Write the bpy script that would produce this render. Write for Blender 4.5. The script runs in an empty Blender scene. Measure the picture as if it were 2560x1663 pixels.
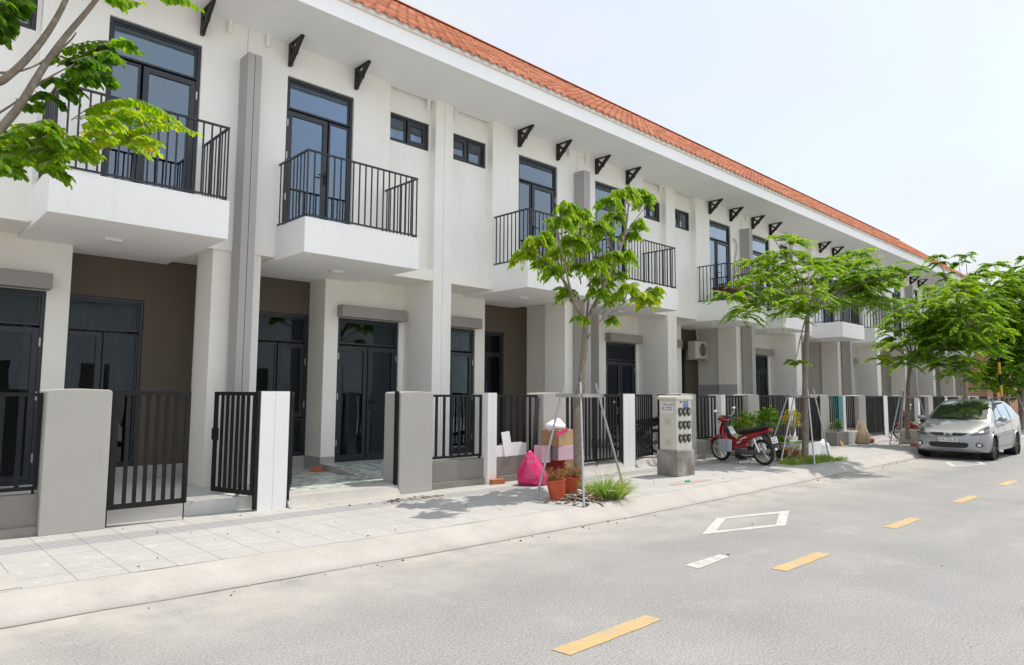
import bpy, bmesh, math, random
import numpy as np
from mathutils import Vector, Matrix
from mathutils.bvhtree import BVHTree
S = bpy.context.scene
COL = S.collection
R = math.radians
# ------------------------------------------------------------------ camera
CAM_H = 1.72
YAW, PITCH, ROLL = R(43.609), R(5.1235), R(0.348)
FPX = 1709.1
cd = bpy.data.cameras.new('camera'); cam = bpy.data.objects.new('camera', cd); COL.objects.link(cam)
cd.sensor_width = 36.0; cd.lens = FPX / 2560 * 36.0; cd.clip_start = 0.05; cd.clip_end = 3000
_f = Vector((math.sin(YAW)*math.cos(PITCH), math.cos(YAW)*math.cos(PITCH), math.sin(PITCH)))
_r = Vector((math.cos(YAW), -math.sin(YAW), 0)); _u = _r.cross(_f)
_R = _r*math.cos(ROLL) + _u*math.sin(ROLL); _U = -_r*math.sin(ROLL) + _u*math.cos(ROLL)
cam.matrix_world = Matrix(((_R.x, _U.x, -_f.x, 0), (_R.y, _U.y, -_f.y, 0), (_R.z, _U.z, -_f.z, CAM_H), (0, 0, 0, 1)))
S.camera = cam
def at(px, py, y):                      # point of the plane at depth y that the photo shows at (px, py)
    d = _f + _R*((px-1280)/FPX) - _U*((py-831.5)/FPX)
    return Vector((0, 0, CAM_H)) + d*(y/d.y)
def atd(px, py, y):                     # same, in the 2380 px wide overview
    return at(px*1.0756, py*1.0756, y)
def gz(px, py, z=.16):                  # point at height z the photo shows at full-size pixel (px, py)
    d = _f + _R*((px-1280)/FPX) - _U*((py-831.5)/FPX); return Vector((0, 0, CAM_H)) + d*((z-CAM_H)/d.z)
# ------------------------------------------------------------------ sky, sun, exposure
SUN = Vector((0.50, -0.085, 1.0)).normalized()
w = bpy.data.worlds.new('World'); S.world = w; w.use_nodes = True
nt = w.node_tree; nt.nodes.clear()
out = nt.nodes.new('ShaderNodeOutputWorld'); bg = nt.nodes.new('ShaderNodeBackground')
sky = nt.nodes.new('ShaderNodeTexSky'); sky.sky_type = 'NISHITA'; sky.sun_disc = False
sky.sun_elevation = math.asin(SUN.z); sky.sun_rotation = math.atan2(SUN.x, SUN.y)
sky.air_density = 1.0; sky.dust_density = 2.0; sky.ozone_density = 1.0; sky.altitude = 0
tc = nt.nodes.new('ShaderNodeTexCoord'); mp = nt.nodes.new('ShaderNodeMapping'); mp.inputs['Scale'].default_value = (1, 1, 2.6)
nz = nt.nodes.new('ShaderNodeTexNoise'); nz.inputs['Scale'].default_value = 1.7; nz.inputs['Detail'].default_value = 7; nz.inputs['Roughness'].default_value = .55
cr = nt.nodes.new('ShaderNodeValToRGB'); cr.color_ramp.elements[0].position = .36; cr.color_ramp.elements[1].position = .60
cr.color_ramp.elements[0].color = (.62, .62, .62, 1); cr.color_ramp.elements[1].color = (1, 1, 1, 1)
mx = nt.nodes.new('ShaderNodeMix'); mx.data_type = 'RGBA'
nt.links.new(tc.outputs['Generated'], mp.inputs['Vector']); nt.links.new(mp.outputs[0], nz.inputs['Vector'])
nt.links.new(nz.outputs['Fac'], cr.inputs['Fac']); nt.links.new(cr.outputs['Color'], mx.inputs[0])
nt.links.new(sky.outputs['Color'], mx.inputs[6]); mx.inputs[7].default_value = (3.56, 3.70, 3.86, 1)   # thin bright cloud veil
# sky brightness added behind the viewer to light the facades, lowered over the roofs
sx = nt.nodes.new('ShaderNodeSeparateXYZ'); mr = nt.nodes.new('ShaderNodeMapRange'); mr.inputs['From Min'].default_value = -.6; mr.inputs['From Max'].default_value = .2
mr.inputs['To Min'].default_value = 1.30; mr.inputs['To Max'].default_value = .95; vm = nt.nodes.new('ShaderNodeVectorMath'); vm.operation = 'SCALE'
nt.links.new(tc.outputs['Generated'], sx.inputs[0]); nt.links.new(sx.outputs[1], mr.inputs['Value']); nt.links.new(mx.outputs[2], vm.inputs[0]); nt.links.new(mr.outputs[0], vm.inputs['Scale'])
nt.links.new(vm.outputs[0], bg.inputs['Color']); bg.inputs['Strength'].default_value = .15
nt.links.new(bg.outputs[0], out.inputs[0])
sl = bpy.data.lights.new('sun', 'SUN'); sl.energy = 2.55; sl.angle = R(.55); sl.color = (1, .925, .80)
so = bpy.data.objects.new('sun', sl); COL.objects.link(so); so.rotation_euler = SUN.to_track_quat('Z', 'Y').to_euler()
S.view_settings.view_transform = 'Standard'; S.view_settings.look = 'None'; S.view_settings.gamma = 1
S.view_settings.use_curve_mapping = False; S.view_settings.exposure = .77
S.cycles.max_bounces = 12; S.cycles.transparent_max_bounces = 16; S.cycles.diffuse_bounces = 8
S.cycles.caustics_reflective = False; S.cycles.caustics_refractive = False
rng = random.Random(11)
# ------------------------------------------------------------------ materials
MATS = {}
def mat(name, base, rough=.6, var=.0, vscale=3.0, bump=0.0, bscale=60., metal=0., spec=.5, coat=0., grime=None, streak=None):
    if name in MATS: return MATS[name]
    m = bpy.data.materials.new(name); m.use_nodes = True; n = m.node_tree; b = n.nodes['Principled BSDF']
    b.inputs['Base Color'].default_value = (*base, 1); b.inputs['Roughness'].default_value = rough
    b.inputs['Metallic'].default_value = metal; b.inputs['Specular IOR Level'].default_value = spec
    b.inputs['Coat Weight'].default_value = coat
    t = n.nodes.new('ShaderNodeTexCoord')
    if var:
        z = n.nodes.new('ShaderNodeTexNoise'); z.inputs['Scale'].default_value = vscale; z.inputs['Detail'].default_value = 6
        z.inputs['Roughness'].default_value = .65
        r = n.nodes.new('ShaderNodeMapRange'); r.inputs['From Min'].default_value = .3; r.inputs['From Max'].default_value = .7
        r.inputs['To Min'].default_value = 1-var; r.inputs['To Max'].default_value = 1+var
        h = n.nodes.new('ShaderNodeHueSaturation'); h.inputs['Color'].default_value = (*base, 1)
        n.links.new(t.outputs['Object'], z.inputs['Vector']); n.links.new(z.outputs['Fac'], r.inputs['Value'])
        n.links.new(r.outputs[0], h.inputs['Value']); last = h.outputs['Color']
        if grime:
            z2 = n.nodes.new('ShaderNodeTexNoise'); z2.inputs['Scale'].default_value = grime[1]; z2.inputs['Detail'].default_value = 8
            z2.inputs['Roughness'].default_value = .7
            r2 = n.nodes.new('ShaderNodeMapRange'); r2.inputs['From Min'].default_value = grime[2]; r2.inputs['From Max'].default_value = grime[3]
            x2 = n.nodes.new('ShaderNodeMix'); x2.data_type = 'RGBA'; x2.inputs[7].default_value = (*grime[0], 1)
            n.links.new(t.outputs['Object'], z2.inputs['Vector']); n.links.new(z2.outputs['Fac'], r2.inputs['Value'])
            n.links.new(r2.outputs[0], x2.inputs[0]); n.links.new(last, x2.inputs[6]); last = x2.outputs[2]
        if streak:
            mp3 = n.nodes.new('ShaderNodeMapping'); mp3.inputs['Scale'].default_value = (5, 5, .28); z3 = n.nodes.new('ShaderNodeTexNoise'); z3.inputs['Scale'].default_value = 1.6; z3.inputs['Detail'].default_value = 7; z3.inputs['Roughness'].default_value = .7
            r3 = n.nodes.new('ShaderNodeMapRange'); r3.inputs['From Min'].default_value = .56; r3.inputs['From Max'].default_value = .80; r3.inputs['To Max'].default_value = streak[1]
            x3 = n.nodes.new('ShaderNodeMix'); x3.data_type = 'RGBA'; x3.inputs[7].default_value = (*streak[0], 1)
            n.links.new(t.outputs['Object'], mp3.inputs[0]); n.links.new(mp3.outputs[0], z3.inputs['Vector']); n.links.new(z3.outputs['Fac'], r3.inputs['Value']); n.links.new(r3.outputs[0], x3.inputs[0]); n.links.new(last, x3.inputs[6]); last = x3.outputs[2]
        n.links.new(last, b.inputs['Base Color'])
    if bump:
        z = n.nodes.new('ShaderNodeTexNoise'); z.inputs['Scale'].default_value = bscale; z.inputs['Detail'].default_value = 5
        k = n.nodes.new('ShaderNodeBump'); k.inputs['Strength'].default_value = bump; k.inputs['Distance'].default_value = .01
        n.links.new(t.outputs['Object'], z.inputs['Vector']); n.links.new(z.outputs['Fac'], k.inputs['Height']); n.links.new(k.outputs[0], b.inputs['Normal'])
    MATS[name] = m; return m
def ramp(n, stops):
    r = n.nodes.new('ShaderNodeValToRGB'); e = r.color_ramp.elements
    while len(e) < len(stops): e.new(.5)
    for i, (p, c) in enumerate(stops): e[i].position = p; e[i].color = (*c, 1)
    return r
WHITE = mat('white_plaster', (.865, .85, .815), .75, .03, 1.3, .08, 90, streak=((.64, .60, .53), .28))
BALC = mat('balcony_white_plaster', (.88, .878, .872), .7, .025, 1.1, .06, 90, streak=((.62, .60, .56), .35))
FASC = mat('fascia_white_paint', (.86, .865, .87), .6, .025, .8, .04, 60)
GREYP = mat('grey_plaster', (.40, .385, .38), .7, .04, 1.5, .08, 90)
TAUPE = mat('taupe_plaster', (.31, .285, .265), .7, .05, 1.5, .08, 90)
DARKW = mat('dark_brown_plaster', (.115, .09, .07), .75, .06, 1.2, .08, 80)
PILL = mat('pillar_grey_plaster', (.44, .425, .40), .75, .05, 2.0, .1, 80, grime=((.40, .36, .32), 3.0, .58, .78))
LOWW = mat('low_wall_grey_plaster', (.24, .225, .205), .75, .07, 2.0, .1, 80, grime=((.33, .31, .28), 2.5, .55, .8))
POST = mat('post_white_paint', (.84, .83, .82), .65, .03, 2.0, .06, 80, grime=((.66, .62, .57), 3.0, .62, .85))
FRAME = mat('dark_aluminium', (.022, .028, .036), .38, .1, 4)
IRON = mat('black_iron_paint', (.009, .009, .0105), .5, .25, 9, .05, 50, spec=.3, grime=((.045, .042, .04), 14, .62, .8))
RAIL = mat('black_railing_paint', (.014, .016, .02), .4)
BRKT = mat('bracket_black_paint', (.012, .011, .011), .5)
STEEL = mat('galvanised_steel', (.42, .43, .44), .42, .15, 14, metal=.75)
CHROME = mat('chrome', (.75, .76, .78), .12, metal=1)
PLASTW = mat('white_plastic', (.75, .75, .72), .45, .03, 5)
def glass_mat(name, tint, refl=1.0):
    m = bpy.data.materials.new(name); m.use_nodes = True; n = m.node_tree; n.nodes.clear()
    o = n.nodes.new('ShaderNodeOutputMaterial'); f = n.nodes.new('ShaderNodeFresnel'); f.inputs[0].default_value = 1.52
    t = n.nodes.new('ShaderNodeBsdfTransparent'); t.inputs[0].default_value = (*tint, 1)
    g = n.nodes.new('ShaderNodeBsdfGlossy'); g.inputs['Roughness'].default_value = 0.0; g.inputs[0].default_value = (.72, .86, 1, 1)
    tx = n.nodes.new('ShaderNodeTexCoord'); z = n.nodes.new('ShaderNodeTexNoise'); z.inputs['Scale'].default_value = 1.6; z.inputs['Detail'].default_value = 1
    k = n.nodes.new('ShaderNodeBump'); k.inputs['Strength'].default_value = .12; k.inputs['Distance'].default_value = .02
    n.links.new(tx.outputs['Object'], z.inputs['Vector']); n.links.new(z.outputs['Fac'], k.inputs['Height']); n.links.new(k.outputs[0], g.inputs['Normal'])
    mu = n.nodes.new('ShaderNodeMath'); mu.operation = 'MULTIPLY'; mu.inputs[1].default_value = refl
    x = n.nodes.new('ShaderNodeMixShader')
    mu.use_clamp = True; n.links.new(f.outputs[0], mu.inputs[0]); n.links.new(mu.outputs[0], x.inputs[0]); n.links.new(t.outputs[0], x.inputs[1]); n.links.new(g.outputs[0], x.inputs[2]); n.links.new(x.outputs[0], o.inputs[0])
    return m
GLASS = glass_mat('tinted_window_glass', (.46, .55, .64), 3.7)
GLASS2 = glass_mat('clear_door_glass', (.50, .56, .58), 1.0)
PORCH = mat('porch_plaster_warm_bounce', (.885, .855, .80), .75, .03, 1.3, .08, 90)  # white plaster under the porches; warm bounced light is put into this colour
# ------------------------------------------------------------------ mesh builder
class MB:
    def __init__(s, m=1, ox=0): s.v = []; s.f = []; s.m = m; s.mi = []; s.cur = 0
    def add(s, vs, fs):
        b = len(s.v); s.v += [tuple(v) for v in vs]
        for f in fs: s.f.append([b+i for i in f]); s.mi.append(s.cur)
    def box(s, x0, x1, y0, y1, z0, z1):
        x0, x1 = sorted((x0*s.m, x1*s.m)); y0, y1 = sorted((y0, y1)); z0, z1 = sorted((z0, z1))
        s.add([(x0,y0,z0),(x1,y0,z0),(x1,y1,z0),(x0,y1,z0),(x0,y0,z1),(x1,y0,z1),(x1,y1,z1),(x0,y1,z1)],
              [(0,3,2,1),(4,5,6,7),(0,1,5,4),(1,2,6,5),(2,3,7,6),(3,0,4,7)])
        return s
    def obox(s, c, ax, hx, hy, hz):        # oriented box: ax = 3 unit axes
        c = Vector(c); X, Y, Z = [Vector(a) for a in ax]
        vs = [c + X*(i*hx) + Y*(j*hy) + Z*(k*hz) for k in (-1,1) for (i,j) in ((-1,-1),(1,-1),(1,1),(-1,1))]
        s.add(vs, [(0,3,2,1),(4,5,6,7),(0,1,5,4),(1,2,6,5),(2,3,7,6),(3,0,4,7)]); return s
    def bar(s, p, q, wd, ht=None, up=(0,0,1)):
        p, q = Vector(p), Vector(q); Z = (q-p); L = Z.length
        if L < 1e-6: return s
        Z /= L; X = Z.cross(Vector(up))
        if X.length < 1e-4: X = Z.cross(Vector((0,1,0)))
        X.normalize(); Y = Z.cross(X)
        return s.obox((p+q)/2, (X, Y, Z), wd/2, (ht or wd)/2, L/2)
    def prism(s, poly, axis, a, b):        # polygon in the two other axes, extruded along axis
        n = len(poly)
        def P(u, v, t): return {'x': (t,u,v), 'y': (u,t,v), 'z': (u,v,t)}[axis]
        s.add([P(u,v,a) for u,v in poly]+[P(u,v,b) for u,v in poly], [tuple(range(n))[::-1], tuple(range(n,2*n))]+[(i,(i+1)%n,n+(i+1)%n,n+i) for i in range(n)]); return s
    def tube(s, pts, rad, n=8, cap=True):
        pts = [Vector(p) for p in pts]; k = len(pts); rad = rad if isinstance(rad, (list, tuple)) else [rad]*k
        vs = []; ref = None
        for i, p in enumerate(pts):
            t = (pts[min(i+1,k-1)]-pts[max(i-1,0)])
            if t.length < 1e-7: t = Vector((0,0,1))
            t.normalize()
            if ref is None: ref = t.orthogonal().normalized()
            x = ref - t*ref.dot(t)
            x = x.normalized() if x.length > 1e-5 else t.orthogonal().normalized()
            ref = x; y = t.cross(x)
            for j in range(n):
                a = 2*math.pi*j/n; vs.append(p + x*(rad[i]*math.cos(a)) + y*(rad[i]*math.sin(a)))
        fs = [(i*n+j, i*n+(j+1)%n, (i+1)*n+(j+1)%n, (i+1)*n+j) for i in range(k-1) for j in range(n)]
        if cap: fs += [tuple(range(n))[::-1], tuple((k-1)*n+j for j in range(n))]
        s.add(vs, fs); return s
    def lathe(s, prof, c=(0,0,0), axis=(0,0,1), n=20, cap=True):   # prof = (radius, height)
        Z = Vector(axis).normalized(); X = Z.orthogonal().normalized(); Y = Z.cross(X); c = Vector(c); vs = []
        for r_, h in prof:
            for j in range(n):
                a = 2*math.pi*j/n; vs.append(c + Z*h + X*(r_*math.cos(a)) + Y*(r_*math.sin(a)))
        k = len(prof); fs = [(i*n+j, i*n+(j+1)%n, (i+1)*n+(j+1)%n, (i+1)*n+j) for i in range(k-1) for j in range(n)]
        if cap: fs += [tuple(range(n))[::-1], tuple((k-1)*n+j for j in range(n))]
        s.add(vs, fs); return s
    def ring(s, c, axis, r1, r2, n=20):    # torus
        Z = Vector(axis).normalized(); X = Z.orthogonal().normalized(); Y = Z.cross(X); c = Vector(c); m = 8; vs = []
        for j in range(n):
            a = 2*math.pi*j/n; d = X*math.cos(a)+Y*math.sin(a)
            for i in range(m):
                b = 2*math.pi*i/m; vs.append(c + d*(r1+r2*math.cos(b)) + Z*(r2*math.sin(b)))
        s.add(vs, [(j*m+i, ((j+1)%n)*m+i, ((j+1)%n)*m+(i+1)%m, j*m+(i+1)%m) for j in range(n) for i in range(m)]); return s
    def loft(s, secs, closed=True, cap=True):
        n = len(secs[0]); vs = [v for q in secs for v in q]; e = n if closed else n-1
        fs = [(i*n+j, i*n+(j+1)%n, (i+1)*n+(j+1)%n, (i+1)*n+j) for i in range(len(secs)-1) for j in range(e)]
        if cap: fs += [tuple(range(n))[::-1], tuple((len(secs)-1)*n+j for j in range(n))]
        s.add(vs, fs); return s
    def ell(s, c, r, n=12, m=8, rot=None):
        vs = []
        for i in range(m+1):
            p = math.pi*i/m
            for j in range(n):
                a = 2*math.pi*j/n; v = Vector((r[0]*math.sin(p)*math.cos(a), r[1]*math.sin(p)*math.sin(a), r[2]*math.cos(p)))
                if rot: v = rot @ v
                vs.append(Vector(c)+v)
        s.add(vs, [(i*n+j, (i+1)*n+j, (i+1)*n+(j+1)%n, i*n+(j+1)%n) for i in range(m) for j in range(n)]); return s
    def mesh(s, name, mats, smooth=False, fix=False):
        me = bpy.data.meshes.new(name); me.from_pydata(s.v, [], s.f)
        for x in (mats if isinstance(mats, (list, tuple)) else [mats]): me.materials.append(x)
        if any(s.mi): me.polygons.foreach_set('material_index', s.mi)
        if fix or smooth:
            b = bmesh.new(); b.from_mesh(me); bmesh.ops.remove_doubles(b, verts=b.verts, dist=1e-5); bmesh.ops.recalc_face_normals(b, faces=b.faces); b.to_mesh(me); b.free()
        if smooth:
            me.polygons.foreach_set('use_smooth', [True]*len(me.polygons))
            if smooth is not True: me.set_sharp_from_angle(angle=R(smooth))
        me.update(); return me
    def build(s, name, mats, parent=None, smooth=False, bevel=0, fix=False, key=None):
        return link(name, s.mesh(name, mats, smooth, fix), parent, bevel)
def link(name, me, parent=None, bevel=0):
    o = bpy.data.objects.new(name, me); COL.objects.link(o)
    if parent: o.parent = parent
    if bevel:
        b = o.modifiers.new('bevel', 'BEVEL'); b.width = bevel; b.segments = 2; b.limit_method = 'ANGLE'; b.angle_limit = R(40)
    return o
def tag(o, label=None, cat=None, group=None, kind=None):
    if label: o['label'] = label
    if cat: o['category'] = cat
    if group: o['group'] = group
    if kind: o['kind'] = kind
    return o
def empty(name, loc=(0,0,0), label=None, cat=None, group=None, rz=0):
    o = bpy.data.objects.new(name, None); COL.objects.link(o); o.location = loc; o.rotation_euler = (0,0,rz); o.empty_display_size = .1
    return tag(o, label, cat, group)
def copy_tree(o, parent=None):
    c = o.copy(); COL.objects.link(c); c.parent = parent
    for ch in list(o.children): copy_tree(ch, c)
    return c
def text_mesh(name, txt, size, material, parent=None, loc=(0,0,0), rot=(0,0,0), thick=.0015, align='CENTER'):
    cu = bpy.data.curves.new(name, 'FONT'); cu.body = txt; cu.size = size; cu.extrude = thick; cu.align_x = align; cu.align_y = 'CENTER'; cu.resolution_u = 3
    t = bpy.data.objects.new('tmp_text', cu); COL.objects.link(t); dg = bpy.context.evaluated_depsgraph_get(); dg.update()
    me = bpy.data.meshes.new_from_object(t.evaluated_get(dg)); bpy.data.objects.remove(t); me.materials.clear(); me.materials.append(material)
    o = link(name, me, parent); o.location = loc; o.rotation_euler = rot; return o
ORD = ['first', 'second', 'third', 'fourth', 'fifth', 'sixth', 'seventh', 'eighth', 'ninth', 'tenth', 'eleventh', 'twelfth']
# ------------------------------------------------------------------ ground
SW = .16                                # pavement level
YARD = .33
KERB = [(-40, 6.30), (0, 6.28), (1.5, 6.24), (2.7, 6.17), (4, 6.08), (5.6, 6.02), (7.5, 5.95), (9.5, 5.95), (12, 6.0), (15.6, 6.08), (19, 6.13), (24, 6.16), (32, 6.17), (60, 6.17), (140, 6.17)]
def kerb_y(x):
    for (a, b), (c, d) in zip(KERB, KERB[1:]):
        if a <= x <= c: return b + (d-b)*(x-a)/(c-a)
    return 6.17
def ground_mat(name, cols, scale, speck=None, bump=.25, bscale=160, patch=None, rough=.9):
    m = bpy.data.materials.new(name); m.use_nodes = True; n = m.node_tree; b = n.nodes['Principled BSDF']; b.inputs['Roughness'].default_value = rough
    b.inputs['Specular IOR Level'].default_value = .3
    g = n.nodes.new('ShaderNodeNewGeometry')
    z = n.nodes.new('ShaderNodeTexNoise'); z.inputs['Scale'].default_value = scale; z.inputs['Detail'].default_value = 9; z.inputs['Roughness'].default_value = .62
    r = ramp(n, cols); n.links.new(g.outputs['Position'], z.inputs['Vector']); n.links.new(z.outputs['Fac'], r.inputs['Fac']); last = r.outputs['Color']
    if speck:
        z2 = n.nodes.new('ShaderNodeTexNoise'); z2.inputs['Scale'].default_value = speck[0]; z2.inputs['Detail'].default_value = 4; z2.inputs['Roughness'].default_value = .8
        r2 = n.nodes.new('ShaderNodeMapRange'); r2.inputs['From Min'].default_value = .35; r2.inputs['From Max'].default_value = .65
        r2.inputs['To Min'].default_value = 1-speck[1]; r2.inputs['To Max'].default_value = 1+speck[1]
        h = n.nodes.new('ShaderNodeHueSaturation'); n.links.new(g.outputs['Position'], z2.inputs['Vector']); n.links.new(z2.outputs['Fac'], r2.inputs['Value'])
        n.links.new(r2.outputs[0], h.inputs['Value']); n.links.new(last, h.inputs['Color']); last = h.outputs['Color']
    if patch:
        for (sc, mpz, lo, hi, c) in patch:
            mp_ = n.nodes.new('ShaderNodeMapping'); mp_.inputs['Scale'].default_value = mpz
            z3 = n.nodes.new('ShaderNodeTexNoise'); z3.inputs['Scale'].default_value = sc; z3.inputs['Detail'].default_value = 10; z3.inputs['Roughness'].default_value = .68
            r3 = n.nodes.new('ShaderNodeMapRange'); r3.inputs['From Min'].default_value = lo; r3.inputs['From Max'].default_value = hi
            x = n.nodes.new('ShaderNodeMix'); x.data_type = 'RGBA'; x.inputs[7].default_value = (*c, 1)
            n.links.new(g.outputs['Position'], mp_.inputs[0]); n.links.new(mp_.outputs[0], z3.inputs['Vector']); n.links.new(z3.outputs['Fac'], r3.inputs['Value'])
            n.links.new(r3.outputs[0], x.inputs[0]); n.links.new(last, x.inputs[6]); last = x.outputs[2]
    n.links.new(last, b.inputs['Base Color'])
    if bump:
        z4 = n.nodes.new('ShaderNodeTexNoise'); z4.inputs['Scale'].default_value = bscale; z4.inputs['Detail'].default_value = 3
        k = n.nodes.new('ShaderNodeBump'); k.inputs['Strength'].default_value = bump; k.inputs['Distance'].default_value = .006
        n.links.new(g.outputs['Position'], z4.inputs['Vector']); n.links.new(z4.outputs['Fac'], k.inputs['Height']); n.links.new(k.outputs[0], b.inputs['Normal'])
    return m
ASPH = ground_mat('dusty_asphalt', [(.25, (.222, .224, .228)), (.5, (.262, .262, .264)), (.75, (.31, .305, .298))], .55, (62, .42), .5, 110,
    [(22, (1, 1, 1), .56, .75, (.36, .355, .345)), (.9, (1, 1, 1), .57, .80, (.35, .343, .333)), (.5, (.35, 1.3, 1), .56, .82, (.37, .36, .345)), (5.0, (1, 1, 1), .66, .76, (.42, .41, .40)), (3.1, (.25, 1, 1), .66, .74, (.19, .19, .193)), (1.6, (1, 1, 1), .70, .78, (.43, .36, .29)), (.32, (.5, 1.2, 1), .56, .72, (.245, .248, .258))])
# dust that gathers along the kerb: a real stain on the road, fading with distance from the kerb
def kerb_dust(m, yk=6.1, wd=1.6):
    n = m.node_tree; b = n.nodes['Principled BSDF']; src = b.inputs['Base Color'].links[0].from_socket
    g = n.nodes.new('ShaderNodeNewGeometry'); s = n.nodes.new('ShaderNodeSeparateXYZ'); n.links.new(g.outputs['Position'], s.inputs[0])
    r = n.nodes.new('ShaderNodeMapRange'); r.inputs['From Min'].default_value = yk-wd; r.inputs['From Max'].default_value = yk-.05
    z = n.nodes.new('ShaderNodeTexNoise'); z.inputs['Scale'].default_value = 1.4; z.inputs['Detail'].default_value = 8; z.inputs['Roughness'].default_value = .65
    n.links.new(g.outputs['Position'], z.inputs['Vector'])
    r2 = n.nodes.new('ShaderNodeMapRange'); r2.inputs['From Min'].default_value = .3; r2.inputs['From Max'].default_value = .65
    mu = n.nodes.new('ShaderNodeMath'); mu.operation = 'MULTIPLY'
    n.links.new(s.outputs[1], r.inputs['Value']); n.links.new(z.outputs['Fac'], r2.inputs['Value']); n.links.new(r.outputs[0], mu.inputs[0]); n.links.new(r2.outputs[0], mu.inputs[1])
    x = n.nodes.new('ShaderNodeMix'); x.data_type = 'RGBA'; x.inputs[7].default_value = (.435, .41, .385, 1)
    n.links.new(mu.outputs[0], x.inputs[0]); n.links.new(src, x.inputs[6]); n.links.new(x.outputs[2], b.inputs['Base Color'])
kerb_dust(ASPH)
KERBM = ground_mat('pale_kerb_concrete', [(.3, (.362, .347, .332)), (.7, (.435, .418, .402))], 2.2, (60, .08), .3, 90, [(3.0, (1, 1, 1), .58, .75, (.33, .30, .265)), (14, (1, 1, 1), .62, .72, (.28, .26, .24))])
EARTH = ground_mat('dry_earth', [(.3, (.30, .26, .21)), (.7, (.42, .38, .32))], .8, (40, .2), .4, 60)
CONC = ground_mat('yard_concrete', [(.3, (.50, .495, .485)), (.7, (.57, .565, .55))], 1.5, (60, .08), .2, 90)
# paving slabs: large plain slabs with a carved vein pattern and a ribbed guidance band
def paving_mat():
    m = ground_mat('pale_paving_slabs', [(.3, (.365, .362, .358)), (.7, (.42, .416, .41))], .9, (70, .06), 0, 90, [(1.2, (1, 1, 1), .58, .80, (.48, .455, .42))])
    n = m.node_tree; b = n.nodes['Principled BSDF']; src = b.inputs['Base Color'].links[0].from_socket
    g = n.nodes.new('ShaderNodeNewGeometry'); s = n.nodes.new('ShaderNodeSeparateXYZ'); n.links.new(g.outputs['Position'], s.inputs[0])
    def math_(op, a, bb=None, clamp=False):
        q = n.nodes.new('ShaderNodeMath'); q.operation = op; q.use_clamp = clamp
        for i, v in enumerate((a, bb)):
            if v is None: continue
            if isinstance(v, (int, float)): q.inputs[i].default_value = v
            else: n.links.new(v, q.inputs[i])
        return q.outputs[0]
    X, Y = s.outputs[0], s.outputs[1]
    def joint(coord, period, off, wd):
        q = math_('ABSOLUTE', math_('SUBTRACT', math_('FRACT', math_('DIVIDE', math_('ADD', coord, off), period)), .5))
        return math_('GREATER_THAN', q, .5-wd/period/2)
    j = joint(X, .385, .115, .009)
    j2 = joint(Y, .785, .055, .009)
    # ribbed band between y 8.10 and 8.50
    band = math_('MULTIPLY', math_('GREATER_THAN', Y, 8.18), math_('LESS_THAN', Y, 8.56))
    rib = math_('MULTIPLY', band, joint(Y, .076, .0, .024))
    v = n.nodes.new('ShaderNodeTexVoronoi'); v.feature = 'DISTANCE_TO_EDGE'; v.inputs['Scale'].default_value = 3.4
    dn = n.nodes.new('ShaderNodeTexNoise'); dn.inputs['Scale'].default_value = 4; dn.inputs['Detail'].default_value = 3
    ad = n.nodes.new('ShaderNodeVectorMath'); ad.operation = 'MULTIPLY_ADD'; ad.inputs[1].default_value = (.5, .5, 0)
    n.links.new(g.outputs['Position'], dn.inputs['Vector']); n.links.new(dn.outputs['Color'], ad.inputs[0]); n.links.new(g.outputs['Position'], ad.inputs[2]); n.links.new(ad.outputs[0], v.inputs['Vector'])
    vein = math_('MULTIPLY', math_('LESS_THAN', v.outputs['Distance'], .022), math_('SUBTRACT', 1.0, band))
    jj = math_('MAXIMUM', j, j2)
    def mixc(fac, a, col):
        x = n.nodes.new('ShaderNodeMix'); x.data_type = 'RGBA'; x.inputs[7].default_value = (*col, 1); n.links.new(fac, x.inputs[0]); n.links.new(a, x.inputs[6]); return x.outputs[2]
    c = mixc(math_('MULTIPLY', vein, .35), src, (.55, .545, .54)); c = mixc(math_('MULTIPLY', band, .45), c, (.30, .305, .325)); c = mixc(math_('MULTIPLY', rib, .75), c, (.15, .155, .18)); c = mixc(math_('MULTIPLY', jj, .7), c, (.16, .155, .15))
    n.links.new(c, b.inputs['Base Color'])
    h = math_('SUBTRACT', math_('MULTIPLY', vein, .35), math_('MAXIMUM', jj, math_('MULTIPLY', rib, .8)))
    k = n.nodes.new('ShaderNodeBump'); k.inputs['Strength'].default_value = .5; k.inputs['Distance'].default_value = .006; n.links.new(h, k.inputs['Height']); n.links.new(k.outputs[0], b.inputs['Normal'])
    return m
PAVE = paving_mat()
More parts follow.
